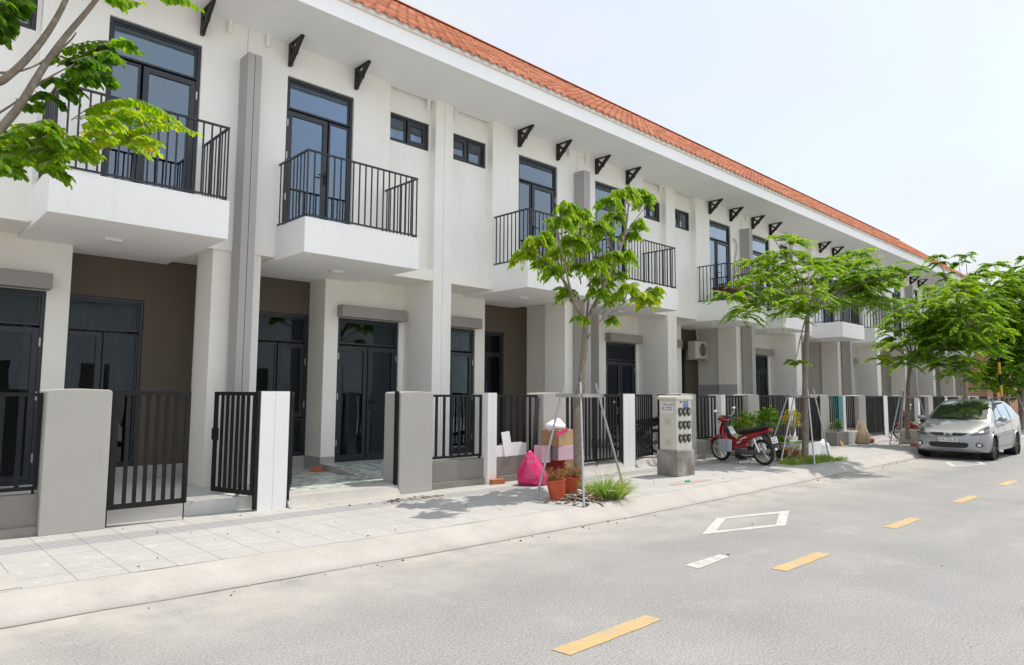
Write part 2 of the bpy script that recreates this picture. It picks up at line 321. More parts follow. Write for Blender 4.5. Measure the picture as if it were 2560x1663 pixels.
def mosaic_mat():
    m = bpy.data.materials.new('broken_tile_mosaic'); m.use_nodes = True; n = m.node_tree; b = n.nodes['Principled BSDF']; b.inputs['Roughness'].default_value = .35
    g = n.nodes.new('ShaderNodeNewGeometry'); v = n.nodes.new('ShaderNodeTexVoronoi'); v.inputs['Scale'].default_value = 9; e = n.nodes.new('ShaderNodeTexVoronoi'); e.feature = 'DISTANCE_TO_EDGE'; e.inputs['Scale'].default_value = 9
    n.links.new(g.outputs['Position'], v.inputs['Vector']); n.links.new(g.outputs['Position'], e.inputs['Vector'])
    s = n.nodes.new('ShaderNodeSeparateColor'); n.links.new(v.outputs['Color'], s.inputs[0])
    r = ramp(n, [(0, (.22, .27, .26)), (.25, (.46, .53, .50)), (.6, (.62, .66, .63)), (.85, (.34, .42, .40)), (1, (.66, .68, .66))]); r.color_ramp.interpolation = 'CONSTANT'
    n.links.new(s.outputs[0], r.inputs['Fac'])
    lt = n.nodes.new('ShaderNodeMath'); lt.operation = 'LESS_THAN'; lt.inputs[1].default_value = .05; n.links.new(e.outputs['Distance'], lt.inputs[0])
    x = n.nodes.new('ShaderNodeMix'); x.data_type = 'RGBA'; x.inputs[7].default_value = (.58, .57, .54, 1); n.links.new(lt.outputs[0], x.inputs[0]); n.links.new(r.outputs['Color'], x.inputs[6]); n.links.new(x.outputs[2], b.inputs['Base Color'])
    return m
MOSAIC = mosaic_mat()
def sheet(name, x0, x1, y0, y1, z, m, nx=1):
    b = MB()
    for i in range(nx):
        a, c = x0+(x1-x0)*i/nx, x0+(x1-x0)*(i+1)/nx; b.add([(a,y0,z),(c,y0,z),(c,y1,z),(a,y1,z)], [(0,1,2,3)])
    return tag(b.build(name, m), kind='structure')
sheet('ground', -400, 900, -500, 500, -.05, EARTH)
sheet('road', -60, 300, .25, 6.5, 0, ASPH)
b = MB()       # kerb: sloped concrete kerb that follows the slightly uneven road edge
xs = [-40+i*.5 for i in range(361)]; secs = []
for x in xs:
    y = kerb_y(x)+.012*math.sin(x*2.1)+.008*math.sin(x*5.3); e = .010*math.sin(x*1.3)
    secs.append([(x, y, -.02), (x, y+.012, .016+e*.3), (x, y+.10, .062+e*.5), (x, y+.34, SW-.012), (x, y+.44, SW-.001), (x, y+.46, -.02)])
b.loft(secs, closed=True); tag(b.build('kerb', KERBM, smooth=50), kind='structure')
b = MB()       # narrow dirt-filled joint between kerb and road
DIRT = mat('joint_dirt', (.23, .17, .13), .95, .3, 6)
for x, x2 in zip(xs, xs[1:]):
    y, y2 = kerb_y(x)+.012*math.sin(x*2.1)+.008*math.sin(x*5.3), kerb_y(x2)+.012*math.sin(x2*2.1)+.008*math.sin(x2*5.3)
    a = .006+.010*abs(math.sin(x*1.7)+.4*math.sin(x*4.1)); a2 = .006+.010*abs(math.sin(x2*1.7)+.4*math.sin(x2*4.1))
    b.add([(x,y-a,.004),(x2,y2-a2,.004),(x2,y2+.004,.004),(x,y+.004,.004)], [(0,1,2,3)])
tag(b.build('gutter', DIRT), kind='structure')
b = MB()
for x, x2 in zip(xs, xs[1:]): b.add([(x,kerb_y(x)+.44,SW),(x2,kerb_y(x2)+.44,SW),(x2,9.2,SW),(x,9.2,SW)], [(0,1,2,3)])
tag(b.build('pavement', PAVE), kind='structure')
sheet('opposite_pavement', -60, 300, -13.4, .25, SW, CONC)
sheet('pavement_patch', -2, 1.05, 6.74, 7.30, SW+.004, KERBM)
# road markings
YEL = ground_mat('yellow_road_paint', [(.3, (.45, .315, .15)), (.7, (.51, .365, .18))], 3, (70, .10), .2, 120, [(5, (1, 1, 1), .50, .68, (.35, .32, .27)), (26, (1, 1, 1), .55, .66, (.30, .285, .265))], .7)
WHP = ground_mat('white_road_paint', [(.3, (.47, .468, .455)), (.7, (.53, .528, .515))], 3, (70, .10), .2, 120, [(5, (1, 1, 1), .50, .70, (.34, .335, .325)), (26, (1, 1, 1), .54, .66, (.30, .295, .29))], .7)
names = ['nearest', 'second nearest', 'third nearest', 'fourth nearest', 'fifth nearest', 'sixth nearest', 'farthest']
for i in range(7):
    x0 = 3.50+3.19*i; b = MB(); n = 8; q = random.Random(i)
    up = [(x0+1.07*k/n, 3.27+q.uniform(-.006,.006)) for k in range(n+1)]; lo = [(x0+.02+1.07*k/n, 3.115+q.uniform(-.006,.006)) for k in range(n+1)]
    for k in range(n): b.add([(*lo[k],.004),(*lo[k+1],.004),(*up[k+1],.004),(*up[k],.004)], [(0,1,2,3)])
    tag(b.build('road_dash', YEL), f'yellow centre line dash on the asphalt, {names[i]} of the row', 'road marking', 'yellow centre line dashes')
SCUFF = ground_mat('pale_road_scuff', [(.3, (.34, .335, .325)), (.7, (.42, .415, .405))], 6, (60, .2), .2, 120)
DARKP = ground_mat('darker_asphalt_patch', [(.3, (.20, .202, .207)), (.7, (.255, .255, .258))], 1.2, (75, .28), .4, 130)
def patch_(name, pts, m, seed, z=.0035):
    q = random.Random(seed); b = MB(); P = [gz(px, py, 0) for px, py in pts]; n = len(P); ring = []
    for i in range(n):
        for k in range(4):
            v = P[i].lerp(P[(i+1) % n], k/4); ring.append((v.x+q.uniform(-.012,.012), v.y+q.uniform(-.012,.012), z))
    b.add(ring, [tuple(range(len(ring)))]); tag(b.build(name, m, fix=True), kind='structure')
def rhomb(pts, label, wd):
    c = sum((Vector(p) for p in pts), Vector((0,0)))/4; inn = [Vector(p)+(c-Vector(p))*wd for p in pts]; b = MB()
    for i in range(4):
        j = (i+1) % 4; b.add([(*pts[i],.004),(*pts[j],.004),(*inn[j],.004),(*inn[i],.004)], [(0,1,2,3)])
    tag(b.build('diamond_marking', WHP, fix=True), label, 'road marking', 'white diamond markings')
rhomb([(7.66,4.62),(8.85,5.09),(10.22,4.68),(9.03,4.19)], 'white diamond outline painted on the road near the kerb', .27)
rhomb([(19.55,4.85),(20.70,5.30),(22.0,4.86),(20.9,4.40)], 'white diamond outline painted on the road in front of the silver car', .27)
b = MB()
for k in range(4): b.add([(6.16+.175*k,3.76+.012*k,.004),(6.16+.175*k+.168,3.76+.012*k+.01,.004),(6.16+.175*k+.182,3.93,.004),(6.16+.175*k+.015,3.92,.004)], [(0,1,2,3)])
tag(b.build('striped_marking', WHP), 'short white striped block painted on the road beside the diamond', 'road marking')
# ------------------------------------------------------------------ houses
BG0, W = 4.11, 3.955
def bx(k): return BG0 + W*k             # house k spans bx(k-1)..bx(k)
SOF, UPB, CEIL, BTOP = 7.46, 3.88, 3.81, 4.35
CACHE = {}
def part(key, name, fn, mats, parent, smooth=False, bevel=0):
    if key not in CACHE: CACHE[key] = fn().mesh(name, mats, smooth)
    return link(name, CACHE[key], parent, bevel)
def wall_grid(b, u0, u1, z0, z1, y0, y1, holes):
    us = sorted({u0, u1, *[h[0] for h in holes], *[h[1] for h in holes]}); zs = sorted({z0, z1, *[h[2] for h in holes], *[h[3] for h in holes]})
    us = [u for u in us if u0 <= u <= u1]; zs = [z for z in zs if z0 <= z <= z1]
    nu, nz_ = len(us)-1, len(zs)-1
    def full(i, j):
        if i < 0 or j < 0 or i >= nu or j >= nz_: return False
        cu, cz = (us[i]+us[i+1])/2, (zs[j]+zs[j+1])/2
        return not any(h[0] < cu < h[1] and h[2] < cz < h[3] for h in holes)
    q = MB()
    for i in range(nu):
        for j in range(nz_):
            if not full(i, j): continue
            a, c, d, e = us[i], us[i+1], zs[j], zs[j+1]
            q.add([(a,y0,d),(c,y0,d),(c,y0,e),(a,y0,e)], [(0,1,2,3)]); q.add([(a,y1,d),(c,y1,d),(c,y1,e),(a,y1,e)], [(3,2,1,0)])
            if not full(i-1, j): q.add([(a,y0,d),(a,y1,d),(a,y1,e),(a,y0,e)], [(3,2,1,0)])
            if not full(i+1, j): q.add([(c,y0,d),(c,y1,d),(c,y1,e),(c,y0,e)], [(0,1,2,3)])
            if not full(i, j-1): q.add([(a,y0,d),(c,y0,d),(c,y1,d),(a,y1,d)], [(3,2,1,0)])
            if not full(i, j+1): q.add([(a,y0,e),(c,y0,e),(c,y1,e),(a,y1,e)], [(0,1,2,3)])
    m = b.m; b.add([(x*m, y, z) for x, y, z in q.v], [f if m > 0 else f[::-1] for f in q.f]); b.mi[-len(q.f):] = [b.cur]*len(q.f)
def frame_rect(b, u0, u1, z0, z1, y, t, d):
    b.box(u0, u1, y, y+d, z1-t, z1); b.box(u0, u1, y, y+d, z0, z0+t); b.box(u0, u0+t, y, y+d, z0+t, z1-t); b.box(u1-t, u1, y, y+d, z0+t, z1-t)
def glazing(k, kind, m, parent, u0, u1, z0, z1, y, cells, leaf=None, name='window', handle=None, hinges=None):
    """frame with cells (u0,u1,z0,z1,is_leaf) each glazed"""
    def fr():
        b = MB(m); frame_rect(b, u0, u1, z0, z1, y, .045, .07)
        for (a, c, d, e, lf) in cells:
            t = .075 if lf else .028
            frame_rect(b, a+.003, c-.003, d+.003, e-.003, y+.012 if lf else y+.02, t, .045 if lf else .035)
        return b
    def gl():
        b = MB(m)
        for (a, c, d, e, lf) in cells:
            t = .07 if lf else .025; b.box(a+t, c-t, y+.036, y+.042, d+t, e-t)
        return b
    w_ = part((kind, 'fr', m), name, fr, FRAME, parent)
    part((kind, 'gl', m), 'pane', gl, GLASS if z0 > 4 else GLASS2, w_)
    if handle:
        def hd():
            b = MB(m); hu, hz, dr = handle
            b.box(hu-.016, hu+.016, y-.002, y+.013, hz-.11, hz+.11); b.box(hu-.009, hu+.009, y-.045, y-.002, hz+.03, hz+.05); b.box(hu+(0.006 if dr>0 else -.14), hu+(.14 if dr>0 else -.006), y-.05, y-.036, hz+.03, hz+.05); return b
        part((kind, 'hd', m), 'handle', hd, IRON, w_)
    if hinges:
        for hu, hz in (hinges if k < 4 else []): part((kind, 'hg', m, hu, hz), 'hinge', lambda: MB(m).box(hu-.011, hu+.011, y-.008, y+.002, hz-.06, hz+.06), STEEL, w_)
    return w_
def roof_mat():
    m = bpy.data.materials.new('terracotta_roof_tile'); m.use_nodes = True; n = m.node_tree; b = n.nodes['Principled BSDF']; b.inputs['Roughness'].default_value = .75; b.inputs['Specular IOR Level'].default_value = .1
    a = n.nodes.new('ShaderNodeAttribute'); a.attribute_name = 'tint'; r = ramp(n, [(0, (.28, .09, .045)), (.5, (.37, .125, .065)), (1, (.47, .19, .105))]); n.links.new(a.outputs['Fac'], r.inputs['Fac'])
    n.links.new(r.outputs['Color'], b.inputs['Base Color']); return m
ROOFM = roof_mat()
SLOPE = .772; EAVE_Y, EAVE_Z = 9.0, 7.775; RIDGE_Y = 12.9
def roof_mesh(seed):
    q = random.Random(seed); vs = []; fs = []; tint = []; pitch = W/18; rows = 12; run = (RIDGE_Y-EAVE_Y)/rows; ns = 8
    for r_ in range(rows):
        ya, yb_ = EAVE_Y+run*r_, EAVE_Y+run*(r_+1)+.03
        for c in range(18):
            tt = q.random(); base = len(vs); lift = q.uniform(0, .006)
            for (yy, up) in ((ya, .040+lift), (ya+.004, .012+lift+.03), (yb_, .012)):
                for i in range(ns+1):
                    t = i/ns; wv = .030*math.cos(2*math.pi*(t-.35)) + (.012 if t > .85 else 0)
                    z = EAVE_Z-.022+(yy-EAVE_Y)*SLOPE+up+wv
                    if yy == ya: z -= .030
                    vs.append((pitch*(c+t*1.0), yy, z)); tint.append(tt)
            for k in range(2):
                for i in range(ns): a = base+k*(ns+1)+i; fs.append((a, a+1, a+ns+2, a+ns+1))
    zr = EAVE_Z+(RIDGE_Y-EAVE_Y)*SLOPE     # ridge cap and plain back slope
    base = len(vs)
    for i in range(13):
        for j in range(9):
            an = math.pi*j/8; vs.append((W*i/12, RIDGE_Y+.09*math.cos(an)*-1, zr+.01+.06*math.sin(an))); tint.append(.4)
    for i in range(12):
        for j in range(8): a = base+i*9+j; fs.append((a, a+9, a+10, a+1))
    base = len(vs); vs += [(0,RIDGE_Y,zr),(W,RIDGE_Y,zr),(W,17,zr-(17-RIDGE_Y)*SLOPE),(0,17,zr-(17-RIDGE_Y)*SLOPE)]; tint += [.4]*4; fs.append((base,base+1,base+2,base+3))
    me = bpy.data.meshes.new('roof'); me.from_pydata(vs, [], fs); at_ = me.attributes.new('tint', 'FLOAT', 'POINT'); at_.data.foreach_set('value', tint); me.materials.append(ROOFM); me.update(); return me
ROOMW = mat('room_wall_paint', (.62, .62, .57), .8, .03, 1)
ROOMF = mat('room_floor_tile', (.42, .40, .36), .3, .05, 1)
CURT = mat('pale_curtain_fabric', (.55, .60, .66), .85, .06, 6)
LAMPM = mat('lamp_white_plastic', (.80, .80, .79), .4)
NH = 11
HN = ['house behind leafy branches', 'house with the mosaic forecourt', 'house behind the pink bag', 'house behind the meter cabinet', 'house with the red bench', 'house behind the foam planter', 'house behind the woven sack', 'house behind the grey planter', 'house behind the silver car', 'second to last house of the row', 'last house of the row']
HLAB = ['white terraced house whose balcony is half behind large leafy branches', 'white terraced house with a mosaic tiled forecourt and an open gate', 'white terraced house with curtains upstairs, behind the pink bag and carton stack', 'white terraced house behind the cream meter cabinet',
        'white terraced house with a red bench on its balcony, behind the motorcycle', 'white terraced house behind the foam planter box and the second staked tree', 'white terraced house behind the woven sack and foam scrap box', 'white terraced house behind the grey tree planter',
        'white terraced house above the silver car roof', 'white terraced house next to the last of the row, screened by trees', 'last white terraced house of the row, next to the brick building']
def house(k):
    m = 1 if k % 2 else -1               # G (grey pilaster) boundary on the left for odd houses
    xg = bx(k-1) if m > 0 else bx(k)
    H = empty('terraced_house', (xg, 0, 0), HLAB[k], 'house', 'white terraced houses')
    e = .004
    def walls():
        b = MB(m)
        wall_grid(b, e, 2.68, UPB, SOF+.3, 10.42, 10.60, [(.68, 1.92, BTOP+.02, 6.93)])
        wall_grid(b, 2.68, W-.215, UPB, SOF+.3, 10.60, 10.72, [(2.72, 3.70, 6.45, 7.0)])
        b.box(2.66, 2.68, 10.60, 10.72, UPB, SOF+.3)
        b.box(e, .10, 12.1, 17, YARD, SOF+.3); b.box(W-.1, W-e, 11.5, 17, YARD, SOF+.3)   # party walls
        b.box(e, .10, 10.6, 12.1, UPB, SOF+.3); b.box(W-.1, W-e, 10.7, 11.5, UPB, SOF+.3)
        b.box(e, W-e, 16.9, 17, YARD, SOF+.3)
        return b
    part(('walls', m), 'wall', walls, WHITE, H)
    def pwall():
        b = MB(m); wall_grid(b, 2.0, W-e, YARD, UPB, 11.4, 11.52, [(2.28, 3.63, .44, 3.12)]); b.box(2.0, 2.12, 11.52, 12.02, YARD, UPB); return b
    part(('pwall', m), 'porch_wall', pwall, PORCH, H)
    def beam():                          # underside of the upper floor and its edge
        b = MB(m); b.box(e, .555, 10.425, 12.0, UPB-.012, UPB+.2); b.box(2.655, W-e, 10.45, 11.4, UPB-.012, UPB+.2); b.box(.1, W-.1, 12.1, 16.9, UPB, UPB+.25); return b
    part(('beam', m), 'ceiling', beam, PORCH, H)
    def rooms():
        b = MB(m); b.box(.11, W-.11, 15.2, 15.3, YARD+.03, UPB); b.box(.11, W-.11, 14.2, 14.3, UPB+.26, SOF+.28); b.box(2.3, 2.4, 12.3, 15.2, YARD+.03, UPB-.02); b.box(2.3, 2.4, 11.3, 14.2, UPB+.26, SOF+.28)
        b.box(.11, W-.11, 10.75, 14.2, SOF+.26, SOF+.3); return b
    part(('rooms', m), 'inner_wall', rooms, ROOMW, H)
    def flo(): return MB(m).box(.11, W-.11, 12.12, 15.2, YARD+.02, YARD+.1).box(2.13, W-.11, 11.53, 12.12, YARD+.02, YARD+.1).box(.11, W-.11, 10.65, 14.2, UPB+.26, BTOP)
    part(('floor', m), 'inner_floor', flo, ROOMF, H)
    def alc():
        b = MB(m); wall_grid(b, .08, 2.0, .55, UPB-.014, 12.0, 12.1, [(.86, 2.0-.001, .55, 3.18)]); return b
    part(('alcove', m), 'alcove_wall', alc, DARKW, H)
    def base(): return MB(m).box(.082, 1.984, 11.985, 12.1, YARD, .55)
    part(('skirt', m), 'skirting', base, GREYP, H)
    def base2(): return MB(m).box(1.985, 2.275, 11.385, 11.4, YARD, .56).box(1.985, 2.0, 11.40, 12.0, YARD, .56)
    part(('skirt2', m), 'skirting', base2, GREYP, H)
    part(('skirt3', m), 'skirting', lambda: MB(m).box(3.635, W-.225, 11.385, 11.4, YARD, .56), GREYP, H)
    def colw(): return MB(m).box(W-.219, W-e, 10.43, 11.4, YARD-.2, SOF+.02)
    part(('colw', m), 'white_column', colw, WHITE, H)
    def colg(): return MB(m).box(e, .37, 10.47, 11.1, YARD-.2, UPB-.002)
    part(('colg', m), 'porch_column', colg, PORCH, H)
    def stub(): return MB(m).box(e, .08, 11.1, 12.1, YARD-.2, UPB-.002)
    part(('stub', m), 'porch_side_wall', stub, PORCH, H)
    def pil(): return MB(m).box(e, .108, 10.1, 10.42, YARD-.2, 6.93)
    part(('pil', m), 'grey_pilaster', pil, GREYP, H, bevel=.004)
    def bal():
        b = MB(m); b.box(.56, 2.65, 9.4, 10.42, CEIL, BTOP-.03); b.box(.56, 2.65, 9.4, 9.48, BTOP-.03, BTOP); b.box(.56, .64, 9.48, 10.42, BTOP-.03, BTOP); b.box(2.57, 2.65, 9.48, 10.42, BTOP-.03, BTOP)
        b.box(.56, 2.65, 10.42, 11.998, CEIL, UPB+.1); return b
    B = part(('bal', m), 'balcony', bal, BALC, H, bevel=.006)
    def rail():
        b = MB(m); z0, z1 = BTOP+.045, 5.39
        for (z, t) in ((z1, .014), (z0, .012)):
            b.box(.585, 2.625, 9.432, 9.458, z-t, z+t); b.box(.585, .611, 9.458, 10.42, z-t, z+t); b.box(2.599, 2.625, 9.458, 10.42, z-t, z+t)
        n = 18
        for i in range(n+1):
            u = .598+(2.612-.598)*i/n; b.box(u-.0105, u+.0105, 9.438, 9.452, (BTOP if i % 6 == 0 else z0), z1)
        for i in range(1, 9):
            y = 9.445+.115*i
            for u in (.598, 2.612): b.box(u-.007, u+.007, y-.0105, y+.0105, z0, z1)
        return b
    part(('rail', m), 'railing', rail, RAIL, B)
    D = glazing(k, 'udoor', m, H, .685, 1.915, BTOP+.025, 6.925, 10.46, [(.73, 1.87, 6.40, 6.88, 0), (.73, 1.45, BTOP+.07, 6.37, 1), (1.48, 1.87, BTOP+.07, 6.37, 0)], name='balcony_door', handle=(1.42, 5.35, -1), hinges=[(.722, 4.9), (.722, 5.6), (.722, 6.15)])
    glazing(k, 'swin', m, H, 2.725, 3.695, 6.455, 6.995, 10.625, [(2.77, 3.18, 6.50, 6.95, 0), (3.21, 3.65, 6.50, 6.95, 1)], name='window')
    glazing(k, 'gdoor', m, H, 2.285, 3.625, .445, 3.115, 11.43, [(2.33, 3.58, 2.63, 3.07, 0), (2.33, 2.945, .49, 2.60, 1), (2.965, 3.58, .49, 2.60, 1)], name='front_door', handle=(3.02, 1.50, 1), hinges=[(2.32, .8), (2.32, 1.65), (2.32, 2.4), (3.59, .8), (3.59, 1.65), (3.59, 2.4)])
    wn = glazing(k, 'awin', m, H, .865, 1.99, .555, 3.175, 12.02, [(.91, 1.945, 2.66, 3.13, 0), (.91, 1.40, .60, 2.63, 0), (1.42, 1.945, 1.27, 2.63, 1), (1.42, 1.945, .60, 1.24, 0)], name='alcove_window', hinges=[(1.955, 1.5), (1.955, 2.3)])
    if k == 2:
        def gr():
            b = MB(m)
            for i in range(1, 9): b.box(.91+.115*i-.008, .91+.115*i+.008, 12.1, 12.116, .6, 3.1)
            for j in range(1, 20): b.box(.91, 1.94, 12.117, 12.13, .6+.13*j-.008, .6+.13*j+.008)
            return b
        part(('grille', m), 'window_grille', gr, STEEL, wn)
    if k == 4:
        WN = mat('pale_blue_grey_wainscot', (.44, .455, .475), .6, .03, 2)
        def wn1(): return MB(m).box(.37, .376, 10.475, 11.1, YARD, 2.05)
        def wn2(): return MB(m).box(.08, .086, 11.1, 11.98, YARD, 2.05)
        part(('wn1', m), 'wainscot', wn1, WN, H); part(('wn2', m), 'wainscot', wn2, WN, H)
    def awn(): return MB(m).box(2.25, 3.66, 11.19, 11.4, 3.125, 3.345)
    part(('awn', m), 'door_canopy', awn, TAUPE, H, bevel=.008)
    def lamp(): return MB(m).box(1.60, 1.82, 10.44, 10.58, CEIL-.035, CEIL)
    part(('lamp', m), 'porch_lamp', lamp, LAMPM, H, bevel=.01)
    for u in (.70, 1.935):
        def br(u=u):
            b = MB(m); X = u; h = .026
            b.box(X-h, X+h, 10.335, 10.42, 7.08, 7.435); b.box(X-h, X+h, 9.96, 10.42, 7.435, 7.50)
            p, q = Vector((X*m, 10.0, 7.455)), Vector((X*m, 10.39, 7.11)); b.bar(p, q, .072, .052, up=(1,0,0)); b.bar((X*m, 10.37, 7.43), (X*m, 10.155, 7.25), .052, .05, up=(1,0,0))
            b.box(X-h, X+h, 10.17, 10.23, 7.215, 7.27); return b
        part(('br', m, u), 'eave_bracket', br, BRKT, H)
    for u in (.31, 3.62):
        def tb(u=u):
            b = MB(m); yw = 10.37 if u < 1 else 10.52; x = u*m; b.tube([(x, yw, SOF+.01), (x, yw, SOF-.07), (x, yw+.02, SOF-.20)], .034, 10); return b
        part(('tube', m, u), 'drain_pipe', tb, WHITE, H, smooth=40)
    x0 = 0 if m > 0 else -W
    def eave():
        b = MB(); b.box(x0, x0+W, 9.12, 10.55, SOF, SOF+.05); b.box(x0, x0+W, 9.085, 9.12, SOF-.02, 7.71); b.box(x0, x0+W, 9.12, 10.42, SOF+.2, SOF+.26); return b
    part(('eave', m), 'eave', eave, FASC, H)
    def lip():
        b = MB(); b.box(x0, x0+W, 9.05, 9.16, 7.728, 7.775); b.box(x0, x0+W, 9.045, 9.14, 7.775, 7.815); return b
    part(('lip', m), 'eave_trim', lip, FASC, H)
    def lip2(): return MB().box(x0, x0+W, 9.078, 9.16, 7.71, 7.728)
    part(('lip2', m), 'eave_strip', lip2, mat('cream_strip', (.66, .58, .44), .7), H)
    if ('roof', k % 3) not in CACHE: CACHE[('roof', k % 3)] = roof_mesh(k)
    r_ = link('roof', CACHE[('roof', k % 3)], H); r_.location = (x0, 0, 0)
    # yard floor (part of the house plot)
    def yard():
        b = MB(m); b.box(e, W-e, 9.2, 12.05, SW-.1, YARD)
        return b
    part(('yard', k == 1, m), 'yard_floor', yard, MOSAIC if k == 1 else CONC, H)
    def sill():
        b = MB(m); b.prism([(9.2, SW-.1), (9.2, YARD-.003), (9.06, YARD-.006), (8.98, YARD-.03), (8.93, SW+.05), (8.88, SW+.012), (8.80, SW+.002), (8.80, SW-.1)], 'x', .22*m, 2.02*m); return b
    if k: part(('sill', m), 'gate_sill', sill, KERBM, H, smooth=30)
    def step():
        b = MB(m); b.add([(2.0*m, 9.9, YARD+.002), ((W-.23)*m, 9.9, YARD+.002), ((W-.23)*m, 11.4, .44), (2.0*m, 11.4, .44), (2.0*m, 11.4, YARD), ((W-.23)*m, 11.4, YARD), (2.0*m, 11.0, .44), ((W-.23)*m, 11.0, .44)],
              [(0,1,7,6), (6,7,2,3), (0,6,3,4), (1,5,2,7), (4,3,2,5)]); return b
    part(('step', k == 1, m), 'door_ramp', step, [MOSAIC if k == 1 else CONC], H)
    part(('rside', m), 'ramp_side', lambda: MB(m).prism([(9.9, YARD), (11.0, .445), (11.383, .445), (11.383, YARD)], 'x', 1.985*m, 1.998*m), GREYP, H)
    return H
HOUSES = [house(k) for k in range(NH)]
# end gable of the row
b = MB(); zr = EAVE_Z+(RIDGE_Y-EAVE_Y)*SLOPE
b.prism([(9.2, SOF), (17, SOF), (17, zr-(17-RIDGE_Y)*SLOPE-.05), (RIDGE_Y, zr-.05), (9.2, EAVE_Z+.05)], 'x', -.03, 0.0)
b.build('gable', WHITE, HOUSES[-1]).location = (bx(NH-1)-HOUSES[-1].location.x+.03, 0, 0)
# ------------------------------------------------------------------ fences, posts, pillars and gates
def xk(k, u): return bx(k-1)+u if k % 2 else bx(k)-u
def pillar(k, label):
    d0 = .06 if k == 0 else 0; x0, x1 = sorted((xk(k, 2.03-d0), xk(k, 2.665-d0))); b = MB(); w_ = x1-x0; d = .45
    c = (x0+x1)/2; prof = [(-w_/2, 0), (-w_/2, 1.555), (-w_/2+.03, 1.577), (0, 1.588), (w_/2-.03, 1.577), (w_/2, 1.555), (w_/2, 0)]
    b.prism(prof, 'y', 0, d); o = b.build('gate_pillar', PILL, fix=True, bevel=.008); o.location = (c, 8.95, SW)
    return tag(o, label, 'pillar', 'grey gate pillars')
def post(x, wd, dp, label, groove=True, name='gate_post', teal=False):
    h = 1.575; g = .004; b = MB()
    if groove: prof = [(-wd/2, 0), (-g, 0), (-g, .008), (g, .008), (g, 0), (wd/2, 0), (wd/2, dp), (-wd/2, dp)]
    else: prof = [(-wd/2, 0), (wd/2, 0), (wd/2, dp), (-wd/2, dp)]
    b.prism(prof, 'z', 0, h); o = b.build(name, POST, fix=True); o.location = (x, 8.95, SW)
    if teal: MB().box(-wd/2-.012, -wd/2-.002, .01, dp-.01, .05, h-.01).build('teal_panel', mat('teal_sheet', (.22, .58, .62), .5, .08, 3), o)
    return tag(o, label, 'post', 'white fence posts')
def fence(k, label, planter=False):
    ua, ub = 2.665-(.06 if k == 0 else 0), W-.10; x0, x1 = sorted((xk(k, ua), xk(k, ub))); F = empty('fence', ((x0+x1)/2, 9.1, SW), label, 'fence', 'black railings on low walls'); h = (x1-x0)/2
    b = MB(); b.box(-h+.002, h-.002, -.05, .10, 0, .44); b.box(-h+.002, h-.002, -.09, -.05, 0, .10); b.build('low_wall', LOWW, F)
    b = MB(); z0, z1 = .48, 1.54; b.box(-h+.01, h-.01, .0, .03, z1-.04, z1); b.box(-h+.01, h-.01, .0, .03, z0, z0+.04); n = 8
    for i in range(n):
        x = -h+.03+(2*h-.06)*i/(n-1); b.box(x-.022, x+.022, .004, .026, z0+.04, z1-.04)
    for x in (-h+.05, h-.05): b.box(x-.012, x+.012, .004, .026, .44, z0)
    b.build('railing', IRON, F); return F
def leaf(hx, hy, ang, L, sgn, label, slat=None, rod=False, lock=False):
    """hinged at (hx,hy); closed leaf runs along +x*sgn, opens inwards by ang degrees"""
    a = R(ang)*(1 if sgn > 0 else -1); G = empty('gate_leaf', (hx, hy, 0), label, 'gate', 'black slatted gate leaves', rz=a)
    z0, z1 = .36, 1.725; b = MB(sgn); t = .055
    b.box(.02, L, -.018, .018, z1-.05, z1); b.box(.02, L, -.018, .018, z0, z0+.06); b.box(.02, .02+t, -.018, .018, z0+.06, z1-.05); b.box(L-t, L, -.018, .018, z0+.06, z1-.05)
    n = 6
    for i in range(1, n+1):
        x = .02+t+(L-.02-2*t)*i/(n+1); b.box(x-.021, x+.021, -.012, .012, z0+.06, z1-.05)
    b.build('frame', IRON, G)
    b = MB(sgn); b.box(-.03, .012, -.02, .02, SW+.02, z1+.01); b.build('jamb', IRON, G)
    for z in (z0+.16, z1-.16): MB(sgn).box(-.005, .03, -.028, -.014, z-.05, z+.05).build('hinge', IRON, G)
    if rod: MB(sgn).box(L-.04, L-.028, -.028, -.019, SW+.005, .75).build('drop_bolt', IRON, G)
    if lock:
        b = MB(sgn); b.box(L-.06, L+.005, -.035, .03, 1.06, 1.22); b.bar(((L-.03)*sgn, -.04, 1.12), ((L-.16)*sgn, -.05, 1.06), .014); b.build('lock', IRON, G)
    return G
for k in range(NH):
    hn = HN[k]
    pillar(k, f'wide grey gate pillar before the {hn}')
    fence(k, f'black railing on a low wall before the {hn}')
    if k != 0:
        j = k-1                                          # left boundary of house k
    xb = bx(k-1)
    if k == 0: continue
    gtype = (k-1) % 2 == 0 and True
for k in range(0, NH):
    x = bx(k); G_ = (k % 2 == 0)
    if G_: post(x, .40, .12, f'wide grooved white gate post beside the {HN[k]}')
    else: post(x, .21, .36, f'narrow white fence post beside the {HN[k]}' + (', teal sheet on one side' if k == 5 else ''), teal=(k == 5))
def gate(k, a_post=0, a_pil=0, has_post=True, has_pil=True, lp='', lq='', rodp=False, lockp=False, rodq=False):
    s = 1 if k % 2 else -1; xp, xq = xk(k, .235), xk(k, 1.965 if k == 0 else 2.0)
    L = .875
    if has_post: leaf(xp, 8.985, a_post, L, s, lp or f'black gate leaf hung on the white post, {HN[k]}', rod=rodp, lock=lockp)
    if has_pil: leaf(xq, 8.985, a_pil, L, -s, lq or f'black gate leaf hung on the grey pillar, {HN[k]}', rod=rodq)
gate(0, 74, 0, lp='open black gate leaf with a lock, swung inward beside a wide white post', lq='closed black gate leaf with a drop bolt beside the widest grey pillar', lockp=True, rodq=True)
gate(1, 62, 0, has_pil=False, lp='open black gate leaf seen almost edge-on at the mosaic tiled forecourt')
